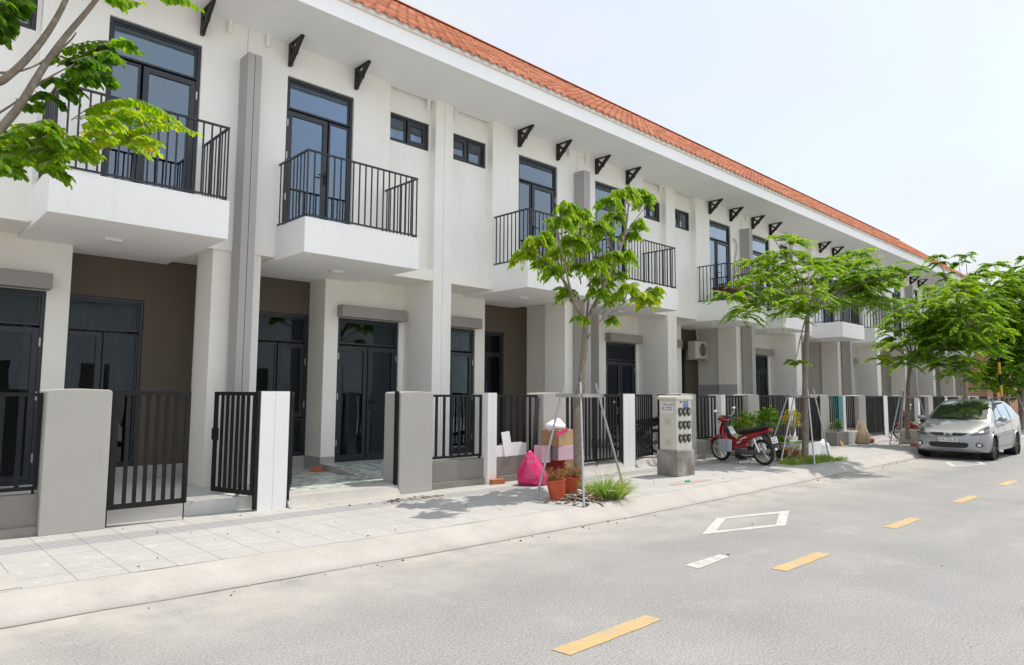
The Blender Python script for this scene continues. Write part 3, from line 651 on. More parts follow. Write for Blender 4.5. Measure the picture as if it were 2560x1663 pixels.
MB().box(-.045, .0, 0, .06, 0, 1.57).build('gate_jamb', IRON).location = (xk(1, 2.028), 8.99, SW+.02); tag(bpy.data.objects['gate_jamb'], 'black iron jamb strip on the side of the grey pillar by the mosaic forecourt', 'gate jamb')
gate(2, 0, 0, lp='closed black gate leaf behind the nearest tree trunk, beside the white post', lq='closed black gate leaf with a lock plate, behind the pink bag and boxes', lockp=False, rodp=True)
gate(3, 10, 0, lp='slightly open black gate leaf left of the meter cabinet', lq='closed black gate leaf hidden behind the meter cabinet')
for k in range(4, NH): gate(k, 0, 0)
# ------------------------------------------------------------------ opposite side of the street (seen only in reflections)
b = MB(); wall_grid(b, -30, 60, .16, 6.0, -13.6, -13.4, [(-13+4*i+a, -13+4*i+a+1.3, .3, 3.1) for i in range(13) for a in (.5,)])
T = empty('terrace_building', (0, -4.5, 0), 'white terraced building on the camera side of the street', 'building'); o = b.build('wall', WHITE, T); o.location = (0, 4.5, 0)
o = MB().box(-30, 60, -22, -13.7, .2, 5.9).build('rooms', DARKW, T); o.location = (0, 4.5, 0)
o = MB().prism([(-13.0, 6.01), (-13.0, 6.15), (-22, 6.15), (-22, 6.01)], 'x', -30, 60).build('roof', CONC, T); o.location = (0, 4.5, 0)
for k, (x, y, z, hgt) in enumerate([]): pass
# ------------------------------------------------------------------ trees
def leaf_mat(name, stops, trans=.40):
    m = bpy.data.materials.new(name); m.use_nodes = True; n = m.node_tree; b = n.nodes['Principled BSDF']; o = n.nodes['Material Output']
    a = n.nodes.new('ShaderNodeAttribute'); a.attribute_name = 'tint'; r = ramp(n, stops); n.links.new(a.outputs['Fac'], r.inputs['Fac'])
    n.links.new(r.outputs['Color'], b.inputs['Base Color']); b.inputs['Roughness'].default_value = .5; b.inputs['Specular IOR Level'].default_value = .22
    t = n.nodes.new('ShaderNodeBsdfTranslucent'); h = n.nodes.new('ShaderNodeHueSaturation'); h.inputs['Value'].default_value = 2.9; h.inputs['Saturation'].default_value = 1.1; h.inputs['Hue'].default_value = .485
    n.links.new(r.outputs['Color'], h.inputs['Color']); n.links.new(h.outputs['Color'], t.inputs['Color'])
    x = n.nodes.new('ShaderNodeMixShader'); x.inputs[0].default_value = trans; n.links.new(b.outputs[0], x.inputs[1]); n.links.new(t.outputs[0], x.inputs[2]); n.links.new(x.outputs[0], o.inputs['Surface']); return m
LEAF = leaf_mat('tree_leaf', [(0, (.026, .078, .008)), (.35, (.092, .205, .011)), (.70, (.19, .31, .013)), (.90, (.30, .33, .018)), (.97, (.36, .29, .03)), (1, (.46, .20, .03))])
GRASS = leaf_mat('grass_blade', [(0, (.06, .15, .02)), (.5, (.12, .25, .03)), (.85, (.20, .30, .06)), (1, (.40, .36, .17))], .3)
DRY = leaf_mat('dry_leaf', [(0, (.14, .08, .03)), (.4, (.28, .17, .06)), (.75, (.42, .28, .12)), (1, (.30, .11, .05))], .2)
BARK = mat('tree_bark', (.23, .185, .145), .9, .22, 9, .6, 45, grime=((.38, .34, .29), 12, .52, .68))
TWIG = mat('twig_bark', (.25, .205, .15), .85, .15, 14)
class LM:                               # leaf collector
    def __init__(s): s.v = []; s.f = []; s.t = []
    def leaf(s, p, d, nrm, L, w_, tint, fold=.18):
        d = d.normalized(); sd = d.cross(nrm)
        if sd.length < 1e-4: sd = d.orthogonal()
        sd.normalize(); nn = sd.cross(d); up = nn*(w_*fold)
        b = len(s.v)
        s.v += [p, p+d*(L*.30)+sd*(w_*.46)+up, p+d*(L*.72)+sd*(w_*.44)+up, p+d*L, p+d*(L*.72)-sd*(w_*.44)+up, p+d*(L*.30)-sd*(w_*.46)+up]
        s.f += [(b,b+1,b+2,b+3), (b,b+3,b+4,b+5)]; s.t += [tint]*6
    def build(s, name, m, parent=None, tw=None):
        nl = len(s.f)
        if tw is not None:
            b = len(s.v); s.v += tw.v; s.f += [tuple(b+i for i in f) for f in tw.f]; s.t += [.5]*len(tw.v)
        me = bpy.data.meshes.new(name); me.from_pydata([tuple(v) for v in s.v], [], s.f); a = me.attributes.new('tint', 'FLOAT', 'POINT'); a.data.foreach_set('value', [min(1, max(0, t)) for t in s.t])
        me.materials.append(m)
        if tw is not None:
            me.materials.append(TWIG); me.polygons.foreach_set('material_index', [0]*nl+[1]*(len(s.f)-nl)); me.polygons.foreach_set('use_smooth', [False]*nl+[True]*(len(s.f)-nl))
        me.update(); return link(name, me, parent)
UPV = Vector((0, 0, 1))
def curve_pts(pts, n):                  # Catmull-Rom
    P = [Vector(p) for p in pts]
    if len(P) == 2: return [P[0].lerp(P[1], i/n) for i in range(n+1)]
    P = [P[0]*2-P[1]]+P+[P[-1]*2-P[-2]]; out_ = []; segs = len(P)-3
    for i in range(n+1):
        t = i/n*segs; k = min(int(t), segs-1); t -= k; a, b_, c, d = P[k:k+4]
        out_.append(.5*((2*b_)+(c-a)*t+(2*a-5*b_+4*c-d)*t*t+(3*b_-a-3*c+d)*t**3))
    return out_
def spray(lm, tw, pts, pairs, L, w_, q, tint=.35, tv=.25, hang=.55, rad=.004):
    """a pinnate spray: rachis through pts, leaflets in pairs hanging to both sides"""
    cp = curve_pts(pts, max(4, pairs//2)); n = len(cp)-1
    if tw is not None: tw.tube(cp, [rad*(1-.7*i/n) for i in range(n+1)], 4, cap=False)
    for i in range(pairs):
        t = .12+.88*(i+.5)/pairs; k = min(int(t*n), n-1); p = cp[k].lerp(cp[k+1], t*n-k); d = (cp[k+1]-cp[k]).normalized(); sd = d.cross(UPV)
        if sd.length < .05: sd = d.orthogonal()
        sd.normalize(); s_ = .75+.5*math.sin(math.pi*min(1, t*.9+.1))
        for sg in (1, -1):
            dr = sd*sg*(.8+q.uniform(-.15,.15)) + d*(.45+q.uniform(-.15,.2)) - UPV*(hang+q.uniform(-.3,.35))
            nr = UPV*.9+sd*sg*(.5*hang+q.uniform(-.3,.3))+d*q.uniform(-.35,.35)
            lm.leaf(p, dr, nr, L*s_*q.uniform(.8,1.12), w_*s_*q.uniform(.85,1.1), tint+q.uniform(-tv, tv)+(.12 if q.random() < .10 else 0))
    lm.leaf(cp[-1], (cp[-1]-cp[-2])-UPV*.02, UPV, L, w_, tint+q.uniform(-tv, tv))
def limb(tb, pts, r0, r1, n=8): cp = curve_pts(pts, n); tb.tube(cp, [r0+(r1-r0)*i/n for i in range(n+1)], 7); return cp
def fan(lm, tw, tip, out_d, cnt, length, pairs, L, w_, q, tint, tv=.22, hang=.55, droop=.35, spread=1.0, rise=.15):
    """cnt sprays radiating from a twig tip, biased towards out_d, drooping at the ends"""
    tip = Vector(tip); o = Vector(out_d); o = o.normalized() if o.length > 1e-4 else Vector((1,0,0))
    for i in range(cnt):
        a = q.uniform(-1, 1)*math.pi*.75*spread; d = Matrix.Rotation(a, 3, 'Z') @ o; d.z = q.uniform(-.15, .45)+rise; d.normalize(); l = length*q.uniform(.7, 1.15)
        p0 = tip-d*.03+Vector((q.uniform(-.04,.04), q.uniform(-.04,.04), q.uniform(-.05,.05)))
        mid = p0+d*l*.55+UPV*(.05*l); end = p0+d*l-UPV*(droop*l*q.uniform(.6,1.5))
        spray(lm, tw, [p0, mid, end], pairs, L, w_, q, tint+q.uniform(-.1,.1), tv, hang)
def tree(label, trunk, limbs, clusters, q, L=.085, w_=.05, pairs=7, length=.34, cnt=7, tint=.45, r0=.075, extra=None, group='street trees along the pavement', hang=.6, droop=.35, boost=1.0):
    base = Vector(trunk[0]); T = empty('street_tree', base, label, 'tree', group); tb, tw, lm = MB(), MB(), LM()
    loc = lambda p: Vector(p)-base
    cp = curve_pts([loc(p) for p in trunk], 14); n = len(cp)-1
    tb.tube(cp, [(r0*(1.0-.38*i/n)+(r0*.35*max(0, 1-i*.9)))*(1+.06*math.sin(i*2.3)) for i in range(n+1)], 12)
    for (pts, a, c) in limbs: limb(tb, [loc(p) for p in pts], a, c)
    for cl in clusters:
        tip, src, kw = cl[0], cl[1], (cl[2] if len(cl) > 2 else {})
        t_, s_ = loc(tip), loc(src); mid = s_.lerp(t_, .5)+Vector((q.uniform(-.06,.06), q.uniform(-.06,.06), .05))
        limb(tw, [s_, mid, t_], kw.get('r', .012), .005, 6)
        d = t_-s_; d.z *= .3
        fan(lm, tw, t_, d, int(round(kw.get('cnt', cnt)*boost)), kw.get('len', length), kw.get('pairs', pairs), kw.get('L', L), kw.get('w', w_), q, kw.get('tint', tint), hang=kw.get('hang', hang), droop=kw.get('droop', droop), spread=kw.get('spread', 1.0), rise=kw.get('rise', .15))
    if extra: extra(lm, tw, tb, loc)
    tb.build('trunk', BARK, T, smooth=60); lm.build('crown', LEAF, T, tw); return T
# --- nearest full tree (behind the three galvanised stakes)
q = random.Random(5); Y1 = 7.3
A = lambda x, y, dy=0: atd(x, y, Y1+dy)
fork = A(1362, 752); trunk1 = [A(1342, 1146), A(1343, 1060), A(1341, 960), A(1352, 880), A(1358, 810), fork]
limbs1 = [([fork, A(1330, 690), A(1312, 655, .1), A(1296, 628, .15)], .042, .022), ([A(1312, 655, .1), A(1275, 615, .3), A(1250, 598, .35)], .02, .008), ([A(1330, 690), A(1318, 640, -.25), A(1300, 560, -.4), A(1296, 520, -.45)], .022, .008),
          ([fork, A(1392, 690), A(1432, 600, .05), A(1452, 545, .1), A(1462, 470, .15)], .045, .013), ([A(1452, 545, .1), A(1500, 480, .2)], .014, .006), ([A(1432, 600), A(1395, 520, -.1), A(1370, 500, -.15)], .016, .007),
          ([A(1360, 800), A(1375, 770, -.1), A(1400, 742, -.2), A(1450, 705, -.25), A(1480, 685, -.3)], .017, .007), ([fork, A(1372, 660, .25), A(1385, 610, .35)], .02, .008)]
cl1 = [(A(1448,452),A(1462,480,.15),dict(cnt=12,len=.36)), (A(1486,446,.25),A(1462,480,.15),dict(cnt=8)), (A(1500,462,.2),A(1480,485,.15),dict(cnt=9)), (A(1416,470,-.1),A(1455,500,.1),dict(cnt=10)), (A(1430,500,.3),A(1455,520),dict(cnt=7)),
       (A(1480,520,-.1),A(1450,550),dict(cnt=8,len=.28)), (A(1460,545,.2),A(1448,560),dict(cnt=5,len=.25)),
       (A(1310,482,-.45),A(1298,525,-.45),dict(cnt=10)), (A(1345,500,-.3),A(1300,530,-.4),dict(cnt=9)), (A(1300,520,-.5),A(1298,560,-.4),dict(cnt=9)), (A(1380,520,-.2),A(1370,540,-.15),dict(cnt=9)), (A(1400,540,.2),A(1420,590),dict(cnt=8)),
       (A(1270,555,.2),A(1290,600,.1),dict(cnt=9,tint=.6)), (A(1218,590,.35),A(1250,600,.35),dict(cnt=9,tint=.66)), (A(1245,560,.25),A(1262,600,.3),dict(cnt=8,tint=.62)), (A(1262,610,.4),A(1285,622,.2),dict(cnt=7)),
       (A(1330,560,-.1),A(1318,640,-.25),dict(cnt=10,tint=.58)), (A(1360,575,.3),A(1385,610,.35),dict(cnt=9)), (A(1300,590,.0),A(1310,640),dict(cnt=8,tint=.6)), (A(1290,630,-.1),A(1312,655),dict(cnt=8)), (A(1340,620,.3),A(1350,660),dict(cnt=7)),
       (A(1385,620,-.3),A(1400,670,-.1),dict(cnt=9,tint=.6)), (A(1425,600,-.2),A(1420,630),dict(cnt=9,tint=.6)), (A(1450,595,-.3),A(1425,630),dict(cnt=7)), (A(1400,650,.2),A(1395,690),dict(cnt=7)), (A(1440,640,.3),A(1410,660),dict(cnt=5)),
       (A(1320,680,.1),A(1340,710),dict(cnt=6,len=.26)), (A(1345,735,-.1),A(1355,745),dict(cnt=3,len=.2)), (A(1392,680,-.2),A(1380,720),dict(cnt=7,len=.28)), (A(1425,690,.1),A(1400,740,-.2),dict(cnt=7,len=.26)),
       (A(1462,672,-.3),A(1450,705,-.25),dict(cnt=7,len=.27,tint=.62)), (A(1490,690,-.3),A(1470,695,-.3),dict(cnt=7,tint=.66)), (A(1522,678,-.35),A(1480,688,-.3),dict(cnt=9,tint=.55)), (A(1508,700,-.2),A(1480,690,-.3),dict(cnt=6,tint=.72)), (A(1428,738,.0),A(1405,745,-.2),dict(cnt=3,len=.18))]
tree('small street tree with bright drooping leaves above the pink bag and boxes', trunk1, limbs1, cl1, q, L=.08, w_=.047, pairs=8, length=.27, cnt=8, tint=.50, hang=.95, droop=.55, boost=2.0)
# --- wide layered tree by the motorcycle and foam box
def layered(label, seed, X, px, trunk, forkp, tips, L=.072, w_=.040, tint=.44, r0=.085, cnt=7, plen=.66, group='street trees along the pavement', low=None):
    q = random.Random(seed); limbs_ = []; cl = []
    f = Vector(forkp)
    for (tx, ty, dy, n, kw) in tips:
        tip = atd(tx, ty, Y1+dy); mid = f.lerp(tip, .5)+Vector((0, 0, .12*(tip-f).length*.5)); limbs_.append(([f, mid, tip], .026, .008))
        d = tip-f
        for j in range(n):
            t = .50+.50*(j+1)/n; p = f.lerp(tip, t)+Vector((0, 0, .24*(tip-f).length*t*(1-t)))
            sd = Vector((-d.y, d.x, 0)).normalized()*(1 if j % 2 else -1); e = p+sd*q.uniform(.12,.30)+Vector((0,0,q.uniform(-.02,.1))) if j < n-1 else tip
            k2 = dict(cnt=cnt, len=plen*q.uniform(.8,1.1), pairs=16, r=.009, spread=.62, rise=.0, droop=.22, hang=.45); k2.update(kw); cl.append((e, p, k2))
    return tree(label, trunk, limbs_, cl, q, L=L, w_=w_, tint=tint, r0=r0, group=group, boost=1.15)
B_ = lambda x, y, dy=0: atd(x, y, Y1+dy)
k0 = {}
t2 = [(1700,692,.6,4,{}),(1725,735,.2,4,{}),(1712,655,.9,3,{}),(1800,556,.4,3,dict(tint=.5)),(1752,605,.8,4,dict(tint=.5)),(1835,590,-.2,4,{}),(1880,600,.9,3,{}),(1905,625,-.4,4,{}),(1985,588,-.5,4,{}),(2010,612,-1.0,4,{}),(1960,625,.4,4,{}),(2050,628,-1.6,5,dict(tint=.35)),(2105,632,-2.1,5,dict(tint=.35)),(2070,665,-1.3,4,dict(tint=.33)),(2010,668,-.7,4,dict(tint=.3)),(1950,660,.0,4,{}),(1995,695,-.6,4,dict(tint=.28)),(2060,705,-1.5,4,dict(tint=.3)),(2090,722,-2.0,4,dict(tint=.3)),(1900,680,.5,4,{}),(1850,660,.8,4,{}),(1790,690,.5,4,{}),(1845,700,-.5,3,{}),(1905,715,-.6,3,{}),(1825,735,.4,3,{}),(1780,640,1.0,3,{}),(1945,595,.5,3,{}),(2025,640,-1.2,3,{})]
def sprig2(lm, tw, tb, loc): pass
tr = layered('wide layered street tree between the red motorcycle and the foam planter', 8, 17, 0, [B_(1870, 1078), B_(1872, 1000), B_(1871, 900), B_(1874, 820), B_(1877, 735)], B_(1880, 720), t2+[(1848,845,-.05,1,dict(cnt=6,len=.4))], cnt=6)
def atx(px, py, x):                     # point of the plane at street distance x that the photo shows at overview pixel (px, py)
    d = _f + _R*((px*1.0756-1280)/FPX) - _U*((py*1.0756-831.5)/FPX)
    return Vector((0, 0, CAM_H)) + d*(x/d.x)
def layered_x(label, seed, xc, trunk, forkp, tips, L, w_, tint, r0, cnt, plen, group, pairs=11):
    q = random.Random(seed); limbs_ = []; cl = []; f = Vector(forkp)
    for (tx, ty, dx, n, *kw) in tips:
        kw = kw[0] if kw else {}; tip = atx(tx, ty, xc+dx); d = tip-f; limbs_.append(([f, f.lerp(tip, .5)+Vector((0, 0, .06*d.length)), tip], .028, .008))
        for j in range(n):
            t = .45+.55*(j+1)/n; p = f.lerp(tip, t)+Vector((0, 0, .24*d.length*t*(1-t))); sd = Vector((-d.y, d.x, 0)).normalized()*(1 if j % 2 else -1)
            e = p+sd*q.uniform(.15,.45)+Vector((0,0,q.uniform(-.05,.1))) if j < n-1 else tip
            k2 = dict(cnt=cnt, len=plen*q.uniform(.8,1.15), pairs=pairs, r=.009, spread=.62, rise=.0, droop=.24, hang=.45); k2.update(kw); cl.append((e, p, k2))
    return tree(label, trunk, limbs_, cl, q, L=L, w_=w_, tint=tint, r0=r0, group=group, boost=1.3)
TG = 'street trees along the pavement'
def tr_x(x, pxs): return [atx(px, py, x) for px, py in pxs]
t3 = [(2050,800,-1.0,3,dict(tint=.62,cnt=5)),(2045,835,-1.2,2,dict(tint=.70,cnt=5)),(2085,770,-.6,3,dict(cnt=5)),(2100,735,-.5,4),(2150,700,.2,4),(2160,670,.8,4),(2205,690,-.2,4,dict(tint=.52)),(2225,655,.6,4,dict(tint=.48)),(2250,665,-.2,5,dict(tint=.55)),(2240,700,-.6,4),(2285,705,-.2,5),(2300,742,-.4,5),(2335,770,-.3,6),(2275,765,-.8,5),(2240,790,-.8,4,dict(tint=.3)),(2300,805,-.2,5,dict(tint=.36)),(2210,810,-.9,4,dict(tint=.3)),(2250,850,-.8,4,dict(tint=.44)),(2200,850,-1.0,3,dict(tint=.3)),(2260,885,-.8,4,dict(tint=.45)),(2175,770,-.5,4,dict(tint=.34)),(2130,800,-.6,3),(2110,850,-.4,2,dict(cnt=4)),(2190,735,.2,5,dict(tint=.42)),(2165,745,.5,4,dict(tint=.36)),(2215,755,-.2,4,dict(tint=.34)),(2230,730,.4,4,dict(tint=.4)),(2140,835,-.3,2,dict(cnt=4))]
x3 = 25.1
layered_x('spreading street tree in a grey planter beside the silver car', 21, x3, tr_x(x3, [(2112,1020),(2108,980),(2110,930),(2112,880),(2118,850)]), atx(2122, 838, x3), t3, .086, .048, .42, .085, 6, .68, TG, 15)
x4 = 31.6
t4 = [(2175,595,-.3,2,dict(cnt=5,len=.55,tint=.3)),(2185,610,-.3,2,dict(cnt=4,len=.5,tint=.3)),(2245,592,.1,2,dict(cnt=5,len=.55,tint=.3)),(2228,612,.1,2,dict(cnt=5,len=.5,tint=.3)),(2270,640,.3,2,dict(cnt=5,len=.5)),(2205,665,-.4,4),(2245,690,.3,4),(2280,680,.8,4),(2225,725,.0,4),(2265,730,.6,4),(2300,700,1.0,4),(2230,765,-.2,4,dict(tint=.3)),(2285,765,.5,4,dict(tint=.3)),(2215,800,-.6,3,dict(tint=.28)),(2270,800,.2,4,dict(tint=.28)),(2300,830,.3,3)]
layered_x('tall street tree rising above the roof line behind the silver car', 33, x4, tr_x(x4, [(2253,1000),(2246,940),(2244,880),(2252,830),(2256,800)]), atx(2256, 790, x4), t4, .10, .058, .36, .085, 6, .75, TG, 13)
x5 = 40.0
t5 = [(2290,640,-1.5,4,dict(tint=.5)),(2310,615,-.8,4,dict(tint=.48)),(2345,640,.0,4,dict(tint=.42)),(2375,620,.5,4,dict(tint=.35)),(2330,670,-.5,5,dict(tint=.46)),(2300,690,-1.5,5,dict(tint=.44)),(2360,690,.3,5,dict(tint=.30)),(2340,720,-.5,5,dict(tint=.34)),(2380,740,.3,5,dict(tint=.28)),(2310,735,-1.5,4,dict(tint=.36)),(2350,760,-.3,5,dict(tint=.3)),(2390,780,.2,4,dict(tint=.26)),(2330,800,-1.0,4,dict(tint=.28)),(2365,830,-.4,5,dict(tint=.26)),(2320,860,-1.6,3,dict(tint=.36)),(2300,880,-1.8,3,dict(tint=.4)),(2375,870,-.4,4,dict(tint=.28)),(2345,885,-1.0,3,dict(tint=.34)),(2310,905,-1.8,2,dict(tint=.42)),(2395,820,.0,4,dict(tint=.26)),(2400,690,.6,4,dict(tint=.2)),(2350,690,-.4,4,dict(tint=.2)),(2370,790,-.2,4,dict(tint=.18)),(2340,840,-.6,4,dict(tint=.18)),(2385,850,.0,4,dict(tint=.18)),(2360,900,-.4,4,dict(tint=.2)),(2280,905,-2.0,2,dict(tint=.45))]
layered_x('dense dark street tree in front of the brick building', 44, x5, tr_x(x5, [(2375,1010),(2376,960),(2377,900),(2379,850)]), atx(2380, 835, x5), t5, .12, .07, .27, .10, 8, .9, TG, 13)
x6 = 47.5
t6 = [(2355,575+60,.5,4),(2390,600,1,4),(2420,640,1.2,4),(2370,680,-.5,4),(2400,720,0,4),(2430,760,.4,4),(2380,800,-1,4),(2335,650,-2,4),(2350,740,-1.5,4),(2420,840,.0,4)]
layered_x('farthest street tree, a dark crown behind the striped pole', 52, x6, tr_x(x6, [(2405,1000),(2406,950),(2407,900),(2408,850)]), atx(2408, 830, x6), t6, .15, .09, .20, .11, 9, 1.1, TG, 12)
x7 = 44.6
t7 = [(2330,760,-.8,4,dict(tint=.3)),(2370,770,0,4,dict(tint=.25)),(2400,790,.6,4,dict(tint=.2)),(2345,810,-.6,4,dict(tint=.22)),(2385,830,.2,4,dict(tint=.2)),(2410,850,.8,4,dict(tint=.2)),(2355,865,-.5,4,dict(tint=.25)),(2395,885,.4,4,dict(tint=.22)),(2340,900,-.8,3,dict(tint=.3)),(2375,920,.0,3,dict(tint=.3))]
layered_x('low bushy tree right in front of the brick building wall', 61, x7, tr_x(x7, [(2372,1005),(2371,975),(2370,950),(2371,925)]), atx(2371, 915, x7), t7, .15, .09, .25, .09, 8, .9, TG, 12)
# --- tree at the left edge: only its limbs and foliage reach into the picture
q = random.Random(3); Y0 = 6.9
def c1(x, y, dy=0): return at(x/3.361, y/3.361, Y0+dy)      # pixels of the enlarged top-left crop
base = Vector((-.15, 7.25, SW)); T0 = empty('street_tree', base, 'large street tree whose limbs and leafy sprays cover the first balcony', 'tree', TG)
tb, tw, lm = MB(), MB(), LM(); lo = lambda p: Vector(p)-base
cp = curve_pts([lo((-.15,7.25,SW)), lo((-.1,7.2,1.4)), lo((-.05,7.1,2.5))], 10); tb.tube(cp, [.10-.03*i/10 for i in range(11)], 12)
f0 = lo((-.05,7.1,2.5))
for pts, a, c in [([f0, lo((.40,6.95,3.4)), lo(c1(-60,740)), lo(c1(0,690)), lo(c1(160,560)), lo(c1(330,370)), lo(c1(455,185)), lo(c1(560,-20)), lo(c1(640,-260,.1)), lo(c1(700,-500,.1))], .042, .016),
                  ([f0, lo((.45,6.9,3.0)), lo(c1(-120,1270)), lo(c1(0,1095)), lo(c1(160,900)), lo(c1(290,690)), lo(c1(425,480)), lo(c1(560,300)), lo(c1(720,110)), lo(c1(830,-30)), lo(c1(1000,-260,-.1))], .044, .018)]:
    limb(tb, pts, a, c, 26)
def S(pts, pairs, L=.085, w_=.052, tint=.35, hang=.7, tv=.22, rad=.006):
    spray(lm, tw, [lo(c1(*p)) for p in pts], pairs, L, w_, q, tint, tv, hang, rad)
def fill(x0, x1, y0, y1, n, tint, dirx=1, ln=230, dyr=.5, hang=.8):
    for i in range(n):
        x, y = q.uniform(x0, x1), q.uniform(y0, y1); dy = q.uniform(-dyr, dyr); l = ln*q.uniform(.7,1.2)*dirx
        S([(x,y,dy), (x+l*.5,y-ln*.16,dy+q.uniform(-.1,.1)), (x+l,y+ln*q.uniform(-.05,.35),dy+q.uniform(-.2,.2))], 7, tint=tint+q.uniform(-.08,.08), hang=hang)
for p in [[(-60,620,0),(0,612,0),(140,605,0),(290,555,.05),(420,480,.05)], [(-60,980,.1),(0,945,.1),(130,860,.1),(300,730,.1),(460,650,.1)], [(-80,1420,0),(0,1370,0),(200,1270,0),(420,1210,0),(640,1190,0),(860,1170,0)], [(470,480,.1),(530,400,.1),(600,330,.1),(640,275,.1)], [(230,760,.05),(330,700,.05),(470,620,.05),(620,540,.05)]]:
    tw.tube(curve_pts([lo(c1(*k)) for k in p], 10), [.012-.0006*i for i in range(11)], 6)
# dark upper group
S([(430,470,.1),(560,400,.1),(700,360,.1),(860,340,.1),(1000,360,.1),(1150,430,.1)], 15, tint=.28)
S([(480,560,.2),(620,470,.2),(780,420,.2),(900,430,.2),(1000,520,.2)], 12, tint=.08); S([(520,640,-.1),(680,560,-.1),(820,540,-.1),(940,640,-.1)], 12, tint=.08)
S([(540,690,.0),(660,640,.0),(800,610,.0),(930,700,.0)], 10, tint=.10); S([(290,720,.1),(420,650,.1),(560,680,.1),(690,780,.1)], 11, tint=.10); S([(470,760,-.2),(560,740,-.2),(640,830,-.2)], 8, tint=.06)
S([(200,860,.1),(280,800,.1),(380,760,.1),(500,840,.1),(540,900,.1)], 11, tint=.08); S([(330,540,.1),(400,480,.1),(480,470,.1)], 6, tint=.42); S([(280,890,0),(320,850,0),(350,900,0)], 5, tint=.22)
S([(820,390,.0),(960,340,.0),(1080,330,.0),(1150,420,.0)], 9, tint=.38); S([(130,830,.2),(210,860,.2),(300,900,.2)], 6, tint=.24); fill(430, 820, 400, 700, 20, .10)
# bright middle sprays
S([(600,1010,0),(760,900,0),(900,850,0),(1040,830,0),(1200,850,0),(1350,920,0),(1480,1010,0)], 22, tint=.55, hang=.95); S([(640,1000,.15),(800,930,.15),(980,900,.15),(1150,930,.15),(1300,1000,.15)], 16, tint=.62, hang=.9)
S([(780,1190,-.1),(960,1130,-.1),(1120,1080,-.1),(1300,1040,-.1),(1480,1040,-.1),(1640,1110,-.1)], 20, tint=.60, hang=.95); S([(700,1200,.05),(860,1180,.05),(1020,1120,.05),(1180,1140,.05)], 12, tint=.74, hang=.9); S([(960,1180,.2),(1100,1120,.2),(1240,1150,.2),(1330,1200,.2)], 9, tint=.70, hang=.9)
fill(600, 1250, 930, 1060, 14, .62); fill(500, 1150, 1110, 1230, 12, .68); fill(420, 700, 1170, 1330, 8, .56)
# lower left mass
S([(30,1070,0),(180,1040,0),(330,1060,0),(460,1120,0)], 12, tint=.62); S([(0,1190,.1),(200,1180,.1),(420,1150,.1),(560,1200,.1),(660,1290,.1)], 14, tint=.50)
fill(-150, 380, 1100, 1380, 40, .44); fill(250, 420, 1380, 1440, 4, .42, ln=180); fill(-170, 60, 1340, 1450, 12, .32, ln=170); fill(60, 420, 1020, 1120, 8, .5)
S([(300,1330,0),(400,1380,0),(500,1420,0),(570,1530,0)], 8, tint=.40); S([(420,1400,0),(500,1430,0),(580,1480,0)], 6, tint=.42)
# fringe at the top and the top-left corner
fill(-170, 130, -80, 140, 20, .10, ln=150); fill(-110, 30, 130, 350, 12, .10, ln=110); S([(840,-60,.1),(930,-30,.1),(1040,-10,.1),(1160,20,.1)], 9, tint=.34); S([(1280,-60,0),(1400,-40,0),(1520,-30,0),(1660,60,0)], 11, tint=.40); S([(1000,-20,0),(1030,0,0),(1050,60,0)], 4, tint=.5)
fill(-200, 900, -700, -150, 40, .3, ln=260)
tb.build('trunk', BARK, T0, smooth=60); lm.build('crown', LEAF, T0, tw)
# ------------------------------------------------------------------ stakes round the trees
def stakes(x, y, label, feet, ringz=1.70, wd=.40):
    T = empty('tree_stakes', (x, y, SW), label, 'tree support', 'steel stake tripods round the street trees')
    for fx, fy in feet:
        ln = Vector((fx, fy, 0)); top = Vector((fx*.36, fy*.36, 1.74)); MB().tube([ln, top], .019, 10).build('stake', STEEL, T, smooth=60)
    b = MB(); n = len(feet); rz = ringz-SW
    P = [Vector((fx*.44, fy*.44, rz)) for fx, fy in feet]
    for i in range(n):
        p, q_ = P[i], P[(i+1) % n]; d = (q_-p)*.12; b.bar(p-d, q_+d, .022, .055, up=(0,0,1))
    b.build('tie_board', mat('weathered_board', (.34, .32, .29), .9, .2, 10), T)
stakes(8.40, 7.25, 'three grey steel stakes with tie boards round the nearest trunk', [(-1.0,-.03),(-.98,-.93),(.72,-.35)])
stakes(17.0, 7.3, 'grey steel stakes round the second tree trunk beside the foam box', [(-1.55,-.05),(-.6,.75),(-1.2,-.68),(.25,-.45)])
stakes(25.1, 7.35, 'grey steel stakes round the third tree trunk next to the silver car', [(-1.6,.15),(-.85,.1),(.55,-.5),(.5,.6)])
stakes(39.8, 7.3, 'grey steel stakes round the dark tree by the brick building', [(-1.0,.3),(-.3,-.8),(.8,.3)])
# striped pole
p0 = Vector((38.0, 7.25, SW)); P = empty('striped_pole', p0, 'tall black and yellow banded pole at the kerb behind the silver car', 'pole')
tops = at(2490, 820, 7.25)-p0
ms = [IRON, mat('yellow_pole_paint', (.62, .36, .03), .55, .08, 6)]
for i in range(9): MB().tube([tops*(i/9), tops*((i+1)/9)], .055, 12).build(('black_band', 'yellow_band')[i % 2], ms[i % 2], P, smooth=60)
